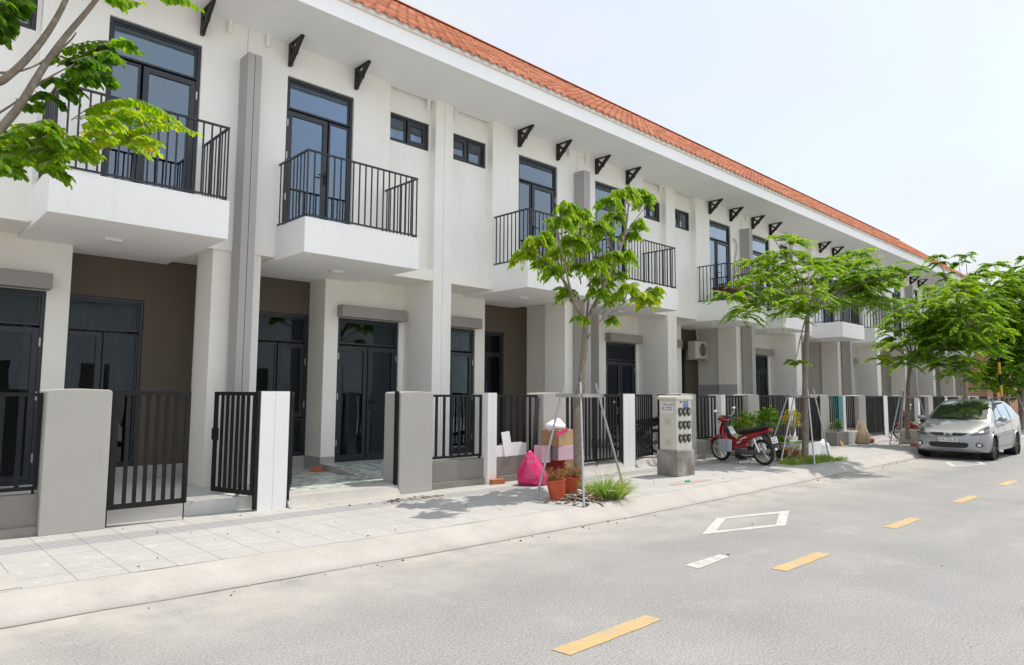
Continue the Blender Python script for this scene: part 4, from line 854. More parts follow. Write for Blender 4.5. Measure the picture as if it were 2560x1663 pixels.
# brick building beyond the row
def brick_mat():
    m = bpy.data.materials.new('red_brick'); m.use_nodes = True; n = m.node_tree; b = n.nodes['Principled BSDF']; b.inputs['Roughness'].default_value = .9
    t = n.nodes.new('ShaderNodeTexCoord'); mp_ = n.nodes.new('ShaderNodeMapping'); mp_.inputs['Rotation'].default_value = (R(90), 0, 0); k = n.nodes.new('ShaderNodeTexBrick'); k.inputs['Scale'].default_value = 4
    k.inputs['Color1'].default_value = (.34, .13, .075, 1); k.inputs['Color2'].default_value = (.42, .17, .10, 1); k.inputs['Mortar'].default_value = (.40, .34, .29, 1)
    n.links.new(t.outputs['Object'], mp_.inputs[0]); n.links.new(mp_.outputs[0], k.inputs['Vector']); n.links.new(k.outputs['Color'], b.inputs['Base Color']); return m
BRICK = brick_mat()
BB = empty('brick_building', (46.5, 9.6, SW), 'unfinished red brick building beyond the end of the white row', 'building')
b = MB(); wall_grid(b, 0, 14, 0, 6.2, 0, .2, [(1.4, 2.4, 0, 2.3), (4, 5.6, 1, 2.4), (8, 9.6, 1, 2.4), (1.2, 2.6, 3.8, 5.2), (4, 5.6, 3.8, 5.2), (8, 9.6, 3.8, 5.2)]); b.box(0, .2, .2, 8, 0, 6.2); b.box(13.8, 14, .2, 8, 0, 6.2); b.box(0, 14, 8, 8.2, 0, 6.2); b.build('wall', BRICK, BB)
b = MB(); b.box(-.1, 14.1, -.1, 8.3, 6.2, 6.4); b.box(.2, 13.8, .2, 8, 3.0, 3.15); b.build('concrete_slab', CONC, BB)
# low wall and rubble heap at the end of the row
b = MB(); b.box(0, 2.2, 0, .2, 0, .5); o = b.build('end_wall', PILL); o.location = (44.2, 8.9, SW); tag(o, 'low grey wall stub at the end of the fence by the brick building', 'wall')
# ------------------------------------------------------------------ silver car
PAINT = mat('silver_car_paint', (.34, .355, .385), .32, .0, 1, metal=.5, coat=.8); MATS['silver_car_paint'].node_tree.nodes['Principled BSDF'].inputs['Coat Roughness'].default_value = .04
CARGL = bpy.data.materials.new('dark_car_glass'); CARGL.use_nodes = True
_n = CARGL.node_tree; _b = _n.nodes['Principled BSDF']; _b.inputs['Base Color'].default_value = (.012, .014, .016, 1); _b.inputs['Roughness'].default_value = .4
_g = _n.nodes.new('ShaderNodeBsdfGlossy'); _g.inputs['Roughness'].default_value = .01; _g.inputs[0].default_value = (.80, .92, 1, 1); _fr = _n.nodes.new('ShaderNodeFresnel'); _fr.inputs[0].default_value = 1.9
_ma = _n.nodes.new('ShaderNodeMath'); _ma.operation = 'MULTIPLY_ADD'; _ma.use_clamp = True; _ma.inputs[1].default_value = 1.5; _ma.inputs[2].default_value = .16; _x = _n.nodes.new('ShaderNodeMixShader')
_n.links.new(_fr.outputs[0], _ma.inputs[0]); _n.links.new(_ma.outputs[0], _x.inputs[0]); _n.links.new(_b.outputs[0], _x.inputs[1]); _n.links.new(_g.outputs[0], _x.inputs[2]); _n.links.new(_x.outputs[0], _n.nodes['Material Output'].inputs[0])
BLK = mat('black_plastic', (.014, .014, .015), .55); TYRE = mat('tyre_rubber', (.022, .022, .022), .85, .15, 20)
RIM = mat('dark_alloy', (.10, .10, .105), .3, metal=.85); LAMPG = mat('smoked_lamp_lens', (.10, .105, .11), .08, coat=1, metal=.35); PLATE = mat('number_plate_white', (.72, .72, .70), .5); INK = mat('plate_black_ink', (.02, .02, .02), .6)
def car():
    C = empty('parked_car', (21.62, 5.42, 0), 'silver people carrier parked at the kerb, facing the camera', 'car')
    # stations: x, sill_z, w, shoulder_z, belt_w, belt_z, gh_w, gh_z, top_z
    st = [(.02, .33, .50, .52, .48, .68, .42, .70, .705), (.06, .26, .66, .52, .63, .71, .50, .735, .745), (.16, .22, .78, .53, .74, .745, .56, .785, .80), (.36, .20, .87, .56, .83, .80, .62, .86, .88), (.70, .20, .895, .62, .875, .885, .68, .955, .985), (1.05, .20, .90, .68, .89, .95, .74, 1.035, 1.075),
          (1.35, .20, .90, .72, .895, .985, .745, 1.19, 1.245), (1.75, .20, .90, .74, .895, 1.005, .70, 1.40, 1.455), (2.10, .20, .90, .75, .895, 1.02, .655, 1.535, 1.575), (2.5, .20, .90, .76, .893, 1.03, .635, 1.60, 1.635), (3.2, .20, .90, .78, .89, 1.06, .63, 1.60, 1.64), (3.8, .20, .90, .80, .88, 1.10, .615, 1.56, 1.605), (4.25, .22, .88, .82, .86, 1.14, .585, 1.48, 1.53), (4.5, .26, .85, .82, .82, 1.12, .57, 1.35, 1.39), (4.66, .32, .80, .78, .76, 1.0, .56, 1.09, 1.11), (4.74, .38, .72, .70, .68, .86, .52, .90, .905)]
    A_ = np.array(st); X = A_[:, 0]; N = 150; xs_ = np.concatenate([np.linspace(.02, .4, 22)[:-1], np.linspace(.4, 4.74, N)])
    def cr1(col):                        # monotone-ish cubic via catmull on non uniform stations
        y = A_[:, col]; d = np.gradient(y, X); o_ = []
        for x in xs_:
            k = min(max(np.searchsorted(X, x)-1, 0), len(X)-2); h = X[k+1]-X[k]; t = (x-X[k])/h
            o_.append((2*t**3-3*t**2+1)*y[k]+(t**3-2*t**2+t)*h*d[k]+(-2*t**3+3*t**2)*y[k+1]+(t**3-t**2)*h*d[k+1])
        return np.array(o_)
    c = [cr1(i) for i in range(1, 9)]; secs = []
    for i, x in enumerate(xs_):
        sz, w_, hz, bw, bz, gw, gz, tz = [a[i] for a in c]
        half = [(0, sz), (w_*.75, sz), (w_*.955, sz+.03), (w_*.985, sz+.14), (w_, hz-.12), (w_*1.0, hz), (w_*.985, (hz+bz)/2), (bw, bz), (bw-.028, bz+.02), ((bw*2+gw)/3-.004, bz+(gz-bz)*.36), ((bw+2*gw)/3+.008, bz+(gz-bz)*.72), (gw+.008, gz-.02*(gz-bz)), (gw-.05, gz+(tz-gz)*.45), (gw*.66, gz+(tz-gz)*.80), (gw*.33, gz+(tz-gz)*.96), (0, tz)]
        full = [(x, -y, z) for y, z in half] + [(x, y, z) for y, z in half[-2:0:-1]]; secs.append([Vector(v) for v in full])
    b = MB(); b.loft(secs); body = bmesh.new(); me = b.mesh('body', PAINT, smooth=True, fix=True)
    bt = bmesh.new(); bt.from_mesh(me); tree_ = BVHTree.FromBMesh(bt)
    AX = (.88, 3.65); WR = .325
    # wheel arches: remove the body faces inside the arches
    dele = [f for f in bt.faces if abs(f.calc_center_median().y) > .62 and any((f.calc_center_median().x-ax)**2+(f.calc_center_median().z-.335)**2 < .385**2 for ax in AX)]
    bmesh.ops.delete(bt, geom=dele, context='FACES'); bt.to_mesh(me); me.set_sharp_from_angle(angle=R(28)); B = link('body', me, C)
    b = MB()
    for ax in AX:
        for sg in (1, -1):               # arch lips
            pts = []
            for k in range(25):
                a = R(-12+204*k/24); px, pz = ax+.388*math.cos(a), .335+.388*math.sin(a)
                h = tree_.ray_cast(Vector((px, sg*2, max(pz, .24))), Vector((0, -sg, 0))); pts.append(Vector((px, (h[0].y if h[0] else sg*.9), pz)))
            b.tube(pts, .022, 6)
    b.build('arch_lip', PAINT, B, smooth=60)
    for ax in AX:
        for sg in (1, -1): MB().lathe([(.40, .30), (.40, 0), (.001, .002)], (ax, sg*.60, .335), (0, sg, 0), 20, cap=False).build('wheel_well', BLK, B)
    def decal(name, poly, direc, m_, off=.005, div=5, parent=C, thick=.0):
        """patch hugging the body: polygon in (y,z) seen from the front or (x,z) seen from a side"""
        b = MB(); n = len(poly); cx = sum(p[0] for p in poly)/n; cz = sum(p[1] for p in poly)/n; sub = []
        for i in range(n):
            for k in range(4): t = k/4; sub.append((poly[i][0]*(1-t)+poly[(i+1) % n][0]*t, poly[i][1]*(1-t)+poly[(i+1) % n][1]*t))
        rings = []
        for r_ in range(div+1):
            t = 1-r_/div if r_ < div else .02; ring_ = []
            for (u, v) in sub:
                u2, v2 = cx+(u-cx)*t, cz+(v-cz)*t
                if direc == 'f': o_, d_ = Vector((-1, u2, v2)), Vector((1, 0, 0))
                else: o_, d_ = Vector((u2, direc*2, v2)), Vector((0, -direc, 0))
                h = tree_.ray_cast(o_, d_)
                if h[0] is None: h = tree_.find_nearest(o_+d_*(1.1 if direc == 'f' else 1.15))
                nn = h[1]
                if nn.dot(d_) > 0: nn = -nn
                ring_.append(h[0]+nn*off-d_*off*.5)
            rings.append(ring_)
        b.loft(rings, cap=False); o = b.build(name, m_, parent, smooth=True); return o
    # windscreen, side and quarter glass
    decal('windscreen', [(-.70,1.085),(-.35,1.075),(0,1.07),(.35,1.075),(.70,1.085),(.665,1.27),(.60,1.47),(.56,1.545),(.3,1.575),(0,1.585),(-.3,1.575),(-.56,1.545),(-.60,1.47),(-.665,1.27)], 'f', CARGL, .006, 8)
    for s in (-1, 1):
        decal('side_window', [(1.30,1.045),(2.02,1.055),(2.02,1.50),(1.86,1.43),(1.55,1.25)], s, CARGL, .006)
        decal('side_window', [(2.10,1.06),(3.02,1.09),(3.08,1.53),(2.10,1.52)], s, CARGL, .006)
        decal('side_window', [(3.12,1.095),(3.95,1.15),(4.16,1.20),(3.95,1.42),(3.72,1.50),(3.17,1.53)], s, CARGL, .006)
        decal('window_visor', [(1.60,1.315),(1.86,1.465),(2.10,1.545),(3.05,1.56),(3.05,1.53),(2.08,1.51),(1.86,1.425)], s, BLK, .012, 3)
        decal('headlight', [(s*.80,.93),(s*.70,.86),(s*.60,.77),(s*.51,.665),(s*.62,.675),(s*.76,.70),(s*.865,.735),(s*.868,.80),(s*.85,.88)], 'f', LAMPG, .007, 4)
        decal('fog_light_surround', [(s*(.70+.075*math.cos(t*math.pi/6)), .43+.065*math.sin(t*math.pi/6)) for t in range(12)], 'f', BLK, .008, 3)
        decal('fog_light', [(s*(.70+.045*math.cos(t*math.pi/6)), .43+.042*math.sin(t*math.pi/6)) for t in range(12)], 'f', CHROME, .014, 3)
        decal('headlight_reflector', [(s*(.74+.042*math.cos(t*math.pi/5)), .79+.042*math.sin(t*math.pi/5)) for t in range(10)], 'f', CHROME, .010, 2)
        for x in (2.06, 3.08):           # door gaps
            decal('door_seam', [(x,.34),(x+.012,.34),(x+.012,1.03),(x,1.03)], s, BLK, .002, 2, B)
        decal('door_seam', [(1.28,.36),(1.292,.36),(1.36,1.03),(1.348,1.03)], s, BLK, .002, 2, B)
        decal('sill_seam', [(1.30,.34),(3.3,.34),(3.3,.352),(1.30,.352)], s, BLK, .002, 2, B)
        decal('side_moulding', [(1.36,.60),(3.2,.645),(3.2,.67),(1.36,.625)], s, PAINT, .012, 2, B)
        for x, z in ((1.93,.955),(2.93,.99)): MB().box(x-.09, x+.09, s*.905-.018, s*.905+.018, z-.016, z+.016).build('door_handle', CHROME, C, bevel=.008)
        b = MB(); b.ell((1.40, s*1.0, 1.10), (.075, .11, .075), 14, 10); b.bar((1.38, s*.87, 1.06), (1.40, s*.95, 1.08), .05); b.build('wing_mirror', PAINT, C, smooth=True)
        b = MB(); pts = [(2.15, s*.60, 1.60), (2.3, s*.60, 1.665), (2.8, s*.598, 1.685), (3.4, s*.595, 1.68), (3.75, s*.59, 1.64)]; b.tube(curve_pts(pts, 10), .016, 8); b.build('roof_rail', BLK, C, smooth=60)
    decal('grille', [(-.46,.735),(-.12,.74),(-.085,.66),(-.30,.662),(-.40,.69)], 'f', BLK, .007, 3); decal('grille', [(.46,.735),(.12,.74),(.085,.66),(.30,.662),(.40,.69)], 'f', BLK, .007, 3)
    decal('lower_intake', [(-.46,.465),(-.40,.48),(.40,.48),(.46,.465),(.47,.40),(.41,.345),(.2,.335),(-.2,.335),(-.41,.345),(-.47,.40)], 'f', BLK, .008, 4)
    decal('grille_trim', [(-.50,.735),(-.42,.66),(-.3,.63),(0,.60),(.3,.63),(.42,.66),(.50,.735),(.47,.735),(.39,.675),(.28,.65),(0,.622),(-.28,.65),(-.39,.675),(-.47,.735)], 'f', CHROME, .006, 1) if False else None
    b = MB()
    for k in range(3):                   # emblem of three rhombi
        a = R(90+120*k); e = Vector((0, math.cos(a), math.sin(a))); p = Vector((0, -math.sin(a), math.cos(a))); L = .034
        q4 = [Vector((0,0,0)), e*L*.9+p*L*.52, e*L*1.8, e*L*.9-p*L*.52]; b.add([v+Vector((-.012,0,0)) for v in q4]+[v for v in q4], [(0,1,2,3),(4,7,6,5),(0,4,5,1),(1,5,6,2),(2,6,7,3),(3,7,4,0)])
    o = b.build('emblem', BLK, C, fix=True); h = tree_.ray_cast(Vector((-1,0,.675)), Vector((1,0,0))); ex = h[0].x if h[0] else .02; o.location = (ex-.012, 0, .675)
    b = MB(); b.lathe([(.07,0),(.066,.008),(.0,.010)], (ex-.002, 0, .68), (-1, 0, 0), 20); b.build('emblem_base', PAINT, C, smooth=60)
    p_ = MB().box(-.012, 0, -.235, .235, -.055, .055).build('number_plate', PLATE, C, bevel=.004); p_.location = (-.002, 0, .545)
    text_mesh('plate_number', '61K-326.85', .092, INK, p_, (-.0135, 0, 0), (R(90), 0, R(-90)))
    b = MB()
    for y0, y1 in ((-.50,.0),(.02,.52)):
        pp = []
        for k in range(7):
            y = y0+(y1-y0)*k/6; hh = tree_.ray_cast(Vector((-1, y, 1.10+.02*math.sin(k))), Vector((1,0,0))); pp.append(hh[0]+Vector((-.015,0,.012)))
        b.tube(pp, .010, 6)
    b.build('wiper', BLK, C)
    decal('number_plate_holder', [(-.27,.475),(.27,.475),(.27,.49),(-.27,.49)], 'f', BLK, .004, 1, B)
    # wheels
    for i, ax in enumerate(AX):
        for s in (-1, 1):
            Wl = empty('wheel', (ax, s*.775, WR)); Wl.parent = C
            b = MB(); b.lathe([(.215,-.09),(.29,-.10),(.318,-.085),(.325,-.05),(.325,.05),(.318,.085),(.29,.10),(.215,.09)], (0,0,0), (0,s,0), 32, cap=False); b.build('tyre', TYRE, Wl, smooth=50)
            b = MB(); b.lathe([(.222,-.085),(.222,.092),(.208,.096),(.205,.05)], (0,0,0), (0,s,0), 32, cap=False); b.lathe([(.05,.04),(.05,.085),(.0,.088)], (0,0,0), (0,s,0), 16)
            for k in range(7):
                a = 2*math.pi*k/7; d = Vector((math.cos(a), 0, math.sin(a))); b.bar(d*.03+Vector((0,s*.07,0)), d*.212+Vector((0,s*.085,0)), .042, .025, up=(0,1,0))
            b.build('rim', RIM, Wl, smooth=40)
            b = MB(); b.lathe([(.15,.0),(.15,.02),(.0,.02)], (0,0,0), (0,s,0), 20); b.build('brake_disc', STEEL, Wl)
    bt.free(); return C
car()
# ------------------------------------------------------------------ motorcycles
def moto(loc, rz, label, red, name='motorcycle', lean=R(-7), plate=True, group=None):
    """step-through motorcycle, +x forward"""
    M = empty(name, loc, label, 'motorcycle', group, rz); M.rotation_euler = (lean, 0, rz)
    PB = mat('moto_paint_'+('red' if red[0] > .2 else 'black'), red, .28, .03, 5, coat=.8); SEAT = mat('black_vinyl_seat', (.013, .013, .014), .55, .1, 30); ENG = mat('engine_metal', (.20, .20, .205), .4, .15, 12, metal=.8); ALLOY = mat('cream_alloy_wheel', (.55, .53, .46), .4, .05, 8, metal=.2)
    def P(name, fn, m_, sm=50): b = MB(); fn(b); return b.build(name, m_, M, smooth=sm)
    for x in (.62, -.62):
        w_ = empty('wheel', (x, 0, .29)); w_.parent = M
        MB().ring((0,0,0), (0,1,0), .255, .038, 36).build('tyre', TYRE, w_, smooth=True)
        b = MB(); b.lathe([(.222,-.022),(.235,-.018),(.235,.018),(.222,.022),(.212,.0)], (0,0,0), (0,1,0), 36, cap=False); b.lathe([(.045,-.05),(.05,-.04),(.05,.04),(.045,.05)], (0,0,0), (0,1,0), 16)
        for k in range(5):
            a = 2*math.pi*k/5+.3; d = Vector((math.cos(a),0,math.sin(a))); b.bar(d*.04, d*.22, .034, .026, up=(0,1,0))
        b.build('rim', ALLOY, w_, smooth=40)
    def sec(x, z, ry, rz_, n=10, y=0, tilt=0): return [Vector((x+rz_*math.sin(a)*math.sin(tilt), y+ry*math.cos(a), z+rz_*math.sin(a)*math.cos(tilt))) for a in [2*math.pi*k/n for k in range(n)]]
    P('fork', lambda b: [b.tube([(.62, s*.075, .29), (.52, s*.07, .62), (.47, s*.05, .80)], .02, 8) for s in (-1,1)], STEEL)
    def fender(b):
        for i in range(1):
            secs = []
            for k in range(13):
                a = R(20+150*k/12) if False else R(28+118*k/12); r_ = .315; wv = .065*(1-.25*abs(k-6)/6)
                cx_, cz_ = .62+r_*math.cos(a), .29+r_*math.sin(a); d = Vector((math.cos(a),0,math.sin(a))); c0 = Vector((cx_,0,cz_))
                secs.append([c0+Vector((0,wv,0))-d*.045, c0+Vector((0,wv*.8,0)), c0+d*.018, c0-Vector((0,wv*.8,0)), c0-Vector((0,wv,0))-d*.045, c0-d*.012])
            b.loft(secs)
        b.loft([sec(.90, .47, .03, .016), sec(.80, .545, .06, .03), sec(.62, .60, .07, .035), sec(.5, .60, .05, .03)])
    P('front_mudguard', fender, PB)
    def shield(b):                       # leg shield and front cowl
        b.loft([sec(.455,.60,.10,.03,12), sec(.47,.68,.15,.05,12), sec(.455,.78,.155,.065,12), sec(.43,.88,.12,.07,12), sec(.405,.95,.085,.055,12)])
        for s in (-1,1):
            secs = []
            for k in range(7):
                t = k/6; z = .86-.58*t; x = .42-.02*t-.14*t*t; w0 = .13+.10*math.sin(math.pi*min(1,t*1.1)); secs.append([Vector((x+.03,s*.05,z)), Vector((x-.01,s*w0*.75,z)), Vector((x-.075,s*w0,z-.01)), Vector((x-.085,s*w0*.93,z-.012)), Vector((x-.03,s*w0*.6,z)), Vector((x,s*.05,z))])
            b.loft(secs)
    P('leg_shield', shield, PB, 40)
    P('headlight_cowl', lambda b: b.loft([sec(.52,1.00,.045,.05,12), sec(.49,1.01,.10,.085,12), sec(.42,1.015,.12,.085,12), sec(.33,1.0,.10,.05,12), sec(.29,.985,.05,.02,12)]), PB)
    P('headlight', lambda b: b.ell((.50, 0, .995), (.045, .085, .06), 14, 8), mat('lamp_lens', (.65,.67,.68), .06, coat=1))
    P('dashboard', lambda b: (b.ell((.335,0,1.045),(.075,.09,.035),12,8), b.loft([sec(.36,.93,.10,.06),sec(.33,.75,.085,.05),sec(.30,.62,.05,.05)])), BLK)
    P('handlebar', lambda b: b.tube(curve_pts([(.30,-.34,1.04),(.36,-.20,1.07),(.38,0,1.03),(.36,.20,1.07),(.30,.34,1.04)], 12), .012, 8), STEEL)
    for s in (-1,1):
        P('grip', lambda b: b.tube([(.305,s*.33,1.04),(.34,s*.23,1.062)], .02, 8), BLK)
        P('mirror', lambda b: (b.tube([(.35,s*.22,1.06),(.36,s*.30,1.20)], .006, 6), b.ell((.355,s*.31,1.23),(.018,.06,.04),12,8)), CHROME)
        P('front_indicator', lambda b: b.ell((.47,s*.135,.94),(.035,.03,.022),10,6), mat('amber_lens', (.6,.22,.02), .2, coat=.5))
    def body(b):
        b.loft([sec(.30,.50,.05,.11), sec(.16,.47,.075,.115), sec(0,.50,.085,.125), sec(-.14,.56,.10,.125), sec(-.30,.63,.115,.10), sec(-.50,.70,.115,.075), sec(-.72,.765,.085,.055), sec(-.86,.80,.05,.03)])
        b.loft([sec(.28,.36,.07,.09), sec(.15,.36,.085,.10), sec(.0,.38,.09,.09), sec(-.12,.42,.09,.07), sec(-.2,.44,.07,.05)])
    P('body', body, PB)
    P('side_decal', lambda b: [(b.obox((-.20,s*.119,.60),(Vector((-.86,0,.3)).normalized(),(0,1,0),Vector((.3,0,.86)).normalized()),.10,.004,.012), b.obox((-.05,s*.101,.50),(Vector((-.8,0,.35)).normalized(),(0,1,0),Vector((.35,0,.8)).normalized()),.07,.003,.014)) for s in (-1,1)], PLASTW)
    P('basket_rack', lambda b: [b.tube([(.28,y,.84),(.14,y,.62),(.02,y,.58)], .012, 6) for y in (-.06,-.02,.02,.06)]+[b.obox((.12,0,.63),(Vector((-.86,0,-.5)).normalized(),(0,1,0),Vector((-.5,0,.86)).normalized()),.13,.075,.012)], CHROME)
    P('seat', lambda b: b.loft([sec(-.02,.70,.06,.02,12), sec(-.06,.725,.10,.05,12), sec(-.18,.745,.125,.06,12), sec(-.36,.765,.13,.055,12), sec(-.56,.805,.125,.055,12), sec(-.74,.85,.095,.045,12), sec(-.82,.87,.05,.02,12)]), SEAT)
    P('grab_rail', lambda b: b.tube(curve_pts([(-.60,-.13,.80),(-.82,-.12,.875),(-.92,-.04,.885),(-.92,.04,.885),(-.82,.12,.875),(-.60,.13,.80)],12), .013, 8), BLK)
    P('tail_light', lambda b: b.ell((-.87,0,.80),(.06,.075,.045),12,8), mat('red_lens', (.42,.02,.02), .15, coat=.8))
    P('rear_mudguard', lambda b: b.loft([[Vector((x,-w0,z)),Vector((x,w0,z)),Vector((x+.012,w0,z-.012)),Vector((x+.012,-w0,z-.012))] for x,z,w0 in ((-.60,.66,.06),(-.74,.70,.075),(-.86,.66,.075),(-.93,.55,.07),(-.97,.42,.065))]), BLK)
    if plate:
        pl = MB().box(-.004,.004,-.095,.095,-.07,.07).build('number_plate', PLATE, M); pl.location = (-.955,0,.585); pl.rotation_euler = (0,R(14),0)
        for z, t_ in ((.03,'61-D1'),(-.03,'482.16')): text_mesh('plate_number', t_, .055, INK, pl, (-.006,0,z), (R(90),0,R(-90)))
    P('engine', lambda b: (b.ell((.02,0,.31),(.17,.10,.11),14,8), b.lathe([(.06,0),(.075,.03),(.065,.16),(.05,.20)],(.10,0,.33),(.95,0,.2),14), b.box(-.14,.10,-.06,.06,.22,.33)), ENG)
    P('chain_case', lambda b: b.loft([sec(-.06,.30,.02,.05,8,.09), sec(-.3,.295,.02,.045,8,.10), sec(-.62,.29,.022,.06,8,.10), sec(-.70,.29,.02,.03,8,.10)]), ENG)
    P('swingarm', lambda b: [b.tube([(-.08,s*.08,.32),(-.62,s*.085,.29)], .02, 8) for s in (-1,1)], BLK)
    P('shock_absorber', lambda b: [(b.tube([(-.60,s*.115,.32),(-.50,s*.115,.58)], .025, 8), b.tube([(-.60,s*.115,.30),(-.49,s*.115,.62)], .012, 8)) for s in (-1,1)], CHROME)
    P('exhaust', lambda b: b.tube(curve_pts([(.16,-.07,.26),(.05,-.10,.16),(-.25,-.13,.20),(-.45,-.14,.26),(-.86,-.145,.36)],14), [.016]*5+[.02,.03,.042,.045,.045,.045,.045,.045,.043,.035], 10), CHROME)
    P('footrest', lambda b: (b.tube([(.04,-.24,.21),(.04,.24,.21)], .014, 8), b.tube([(.02,.10,.2),(-.02,.16,.05),(-.03,.20,.0)], .01, 6), b.tube([(0,-.08,.2),(-.10,-.2,.03)], .012, 6)), BLK)
    return M
MP = (14.95, 7.92, SW)
moto(MP, R(77), 'red step-through motorcycle with a checked bag, parked beside the meter cabinet', (.36, .012, .016), lean=R(-7))
mp2 = gz(2255, 1101)-Vector((.62*math.cos(R(84)), .62*math.sin(R(84)), 0)); moto((mp2.x, mp2.y, SW), R(84), 'red motorcycle half hidden behind the third tree trunk and the silver car', (.50, .015, .012), lean=R(-6), plate=False)
moto((13.9, 10.1, YARD), R(85), 'dark motorcycle standing in the yard behind the half open gate', (.02, .02, .025), lean=R(-6), plate=False)
# ------------------------------------------------------------------ meter cabinet
CABM = mat('cream_cabinet_paint', (.62, .61, .545), .45, .04, 3, grime=((.48, .45, .37), 3, .6, .85)); CB = empty('meter_cabinet', (11.70, 7.60, SW), 'cream electric meter cabinet on a stained concrete plinth', 'meter cabinet')
PLM = ground_mat('stained_concrete', [(.3, (.15, .135, .12)), (.5, (.27, .25, .225)), (.72, (.42, .40, .37))], 2.6, (40, .2), .5, 60, [(2.2, (1.5, 1.5, .6), .55, .75, (.5, .49, .47))])
MB().box(-.30, .30, -.235, .24, 0, .49).build('plinth', PLM, CB, bevel=.012)
MB().box(-.265, .265, -.20, .19, .49, 1.465).build('body', CABM, CB, bevel=.008)
b = MB(); b.box(-.295, .295, -.23, .215, 1.465, 1.515); b.prism([(-.295,1.515),(-.24,1.545),(.24,1.545),(.295,1.515)], 'y', -.23, .215); b.build('roof', CABM, CB, bevel=.01, fix=True)
mb_, mg_ = MB(), MB()
for r_ in range(3):
    for c in range(3):
        x, z = -.175+.15*c+.025, 1.24-.255*r_
        one = MB(); pr = [(x+.056*math.copysign(abs(math.cos(a))**.6, math.cos(a)), z+.072*math.copysign(abs(math.sin(a))**.6, math.sin(a))) for a in [2*math.pi*k/24 for k in range(24)]]
        one.prism(pr, 'y', -.225, -.20); one.box(x-.02, x+.02, -.22, -.20, z-.095, z-.06); o = one.build('meter_window', mat('meter_black_plastic', (.02,.02,.02), .35), CB, bevel=.004)
        g = MB(); g.lathe([(.036,0),(.030,.008),(.0,.012)], (x, -.225, z-.008), (0,-1,0), 18); g.build('dial_glass', mat('meter_glass', (.20,.21,.20), .06, coat=1), o, smooth=60)
        MB().box(x-.02, x+.018, -.2335, -.2325, z-.012, z+.006).build('dial_display', PLASTW, o)
b = MB()
for z0 in (1.10, .70):
    for k in range(5): b.box(-.277, -.2655, -.08, .06, z0-.025*k-.006, z0-.025*k+.002)
b.build('vent', CABM, CB)
SGN = mat('sign_white', (.72,.72,.76), .5); RED = mat('sign_red_ink', (.55,.03,.05), .5); BLU = mat('sign_blue', (.02,.12,.42), .45); VIO = mat('sign_violet', (.12,.08,.36), .45)
s_ = MB().box(-.2685, -.266, -.125, .155, 1.20, 1.42).build('warning_sign', SGN, CB)
for z, t_, sz in ((1.365,'CẤM LẠI GẦN',.038),(1.31,'CÓ ĐIỆN',.036),(1.265,'NGUY HIỂM',.030)): text_mesh('sign_text', t_, sz, INK, s_, (-.2695, -.02, z), (R(90),0,R(-90)))
MB().prism([(.115,1.40),(.10,1.32),(.085,1.325),(.105,1.235),(.125,1.31),(.105,1.31)], 'x', -.2705, -.2687).build('lightning_symbol', RED, s_, fix=True)
l_ = MB().box(-.03, .15, -.2035, -.2005, 1.335, 1.44).build('blue_label', BLU, CB); MB().box(-.03, .15, -.2030, -.2003, 1.295, 1.33).build('violet_band', VIO, l_)
for z, t_ in ((1.41,'ĐIỆN LỰC'),(1.365,'TỦ SỐ 4')): text_mesh('label_text', t_, .036, PLASTW, l_, (.06, -.2045, z), (R(90),0,0))
MB().box(-.145, -.08, -.2035, -.2005, 1.40, 1.44).build('grey_label', mat('grey_label', (.15,.14,.15), .5), CB)
# ------------------------------------------------------------------ things by the nearest tree
PINK = mat('pink_plastic_bag', (.62, .012, .13), .28, .08, 6, .5, 9, coat=.4)
def sack(name, loc, r, h, material, label, cat, seed, tip=.10, rz=0, squash=.75):
    q = random.Random(seed); b = MB(); n = 26; prof = [(.0,.0),(.85,.0),(1.04,.05),(1.10,.18),(1.02,.34),(.85,.50),(.64,.66),(.42,.80),(.23,.91),(.07,1.0)]
    secs = []
    for i, (pr, z) in enumerate(prof):
        secs.append([Vector((r*pr*(1+.07*math.sin(a*3+seed+z*3)+(.04+.06*z)*math.sin(a*7+z*7)+q.uniform(-.03,.03))*math.cos(a)+tip*z*z*.4, squash*r*pr*(1+.06*math.sin(a*4+z*5))*math.sin(a), h*z*(1+.02*math.sin(a*5)))) for a in [2*math.pi*k/n for k in range(n)]])
    b.loft(secs); o = b.build(name, material, None, smooth=True); o.location = loc; o.rotation_euler.z = rz; return tag(o, label, cat)
PB_ = gz(1150+735/3.864, 900+1180/3.864)
bag = sack('plastic_bag', (8.52, 8.42, SW), .25, .58, PINK, 'bulging pink plastic bag with printed lines standing on the pavement', 'bag', 2, -.10, R(-40), .8)
PTXT = mat('bag_pale_print', (.72, .25, .38), .5)
bag_bvh = BVHTree.FromPolygons([v.co for v in bag.data.vertices], [p.vertices[:] for p in bag.data.polygons])
b = MB(); tocam = (Vector((0,0,1.0))-bag.location); tocam.z = 0; tocam.normalize(); fl = Matrix.Rotation(R(40), 3, 'Z') @ tocam; sdv = UPV.cross(fl)
for z, wd_ in ((.50,.20),(.475,.16),(.43,.13),(.405,.18),(.385,.15),(.14,.16)):
    for k in range(9):
        u = (k/8-.5)*wd_; 
        if k % 3 == 2: continue
        h = bag_bvh.ray_cast(fl*2+sdv*u+UPV*z, -fl)
        if h[0]: b.obox(h[0]+h[1]*.002, (sdv, h[1].cross(sdv).normalized(), h[1]), wd_/24, .006, .0012)
b.build('print_lines', PTXT, bag)
CARD = mat('brown_cardboard', (.44, .29, .16), .8, .08, 5); CARDD = mat('dark_cardboard', (.33, .20, .10), .8, .08, 5); REDB = mat('red_box_side', (.30, .012, .014), .5); PKB = mat('pale_pink_box', (.60, .40, .47), .6, .04, 3); GRYB = mat('box_grey_edge', (.20,.20,.20), .6)
X0 = gz(1150+985/3.864, 900+1175/3.864); bx0, by0 = 9.05, 8.30
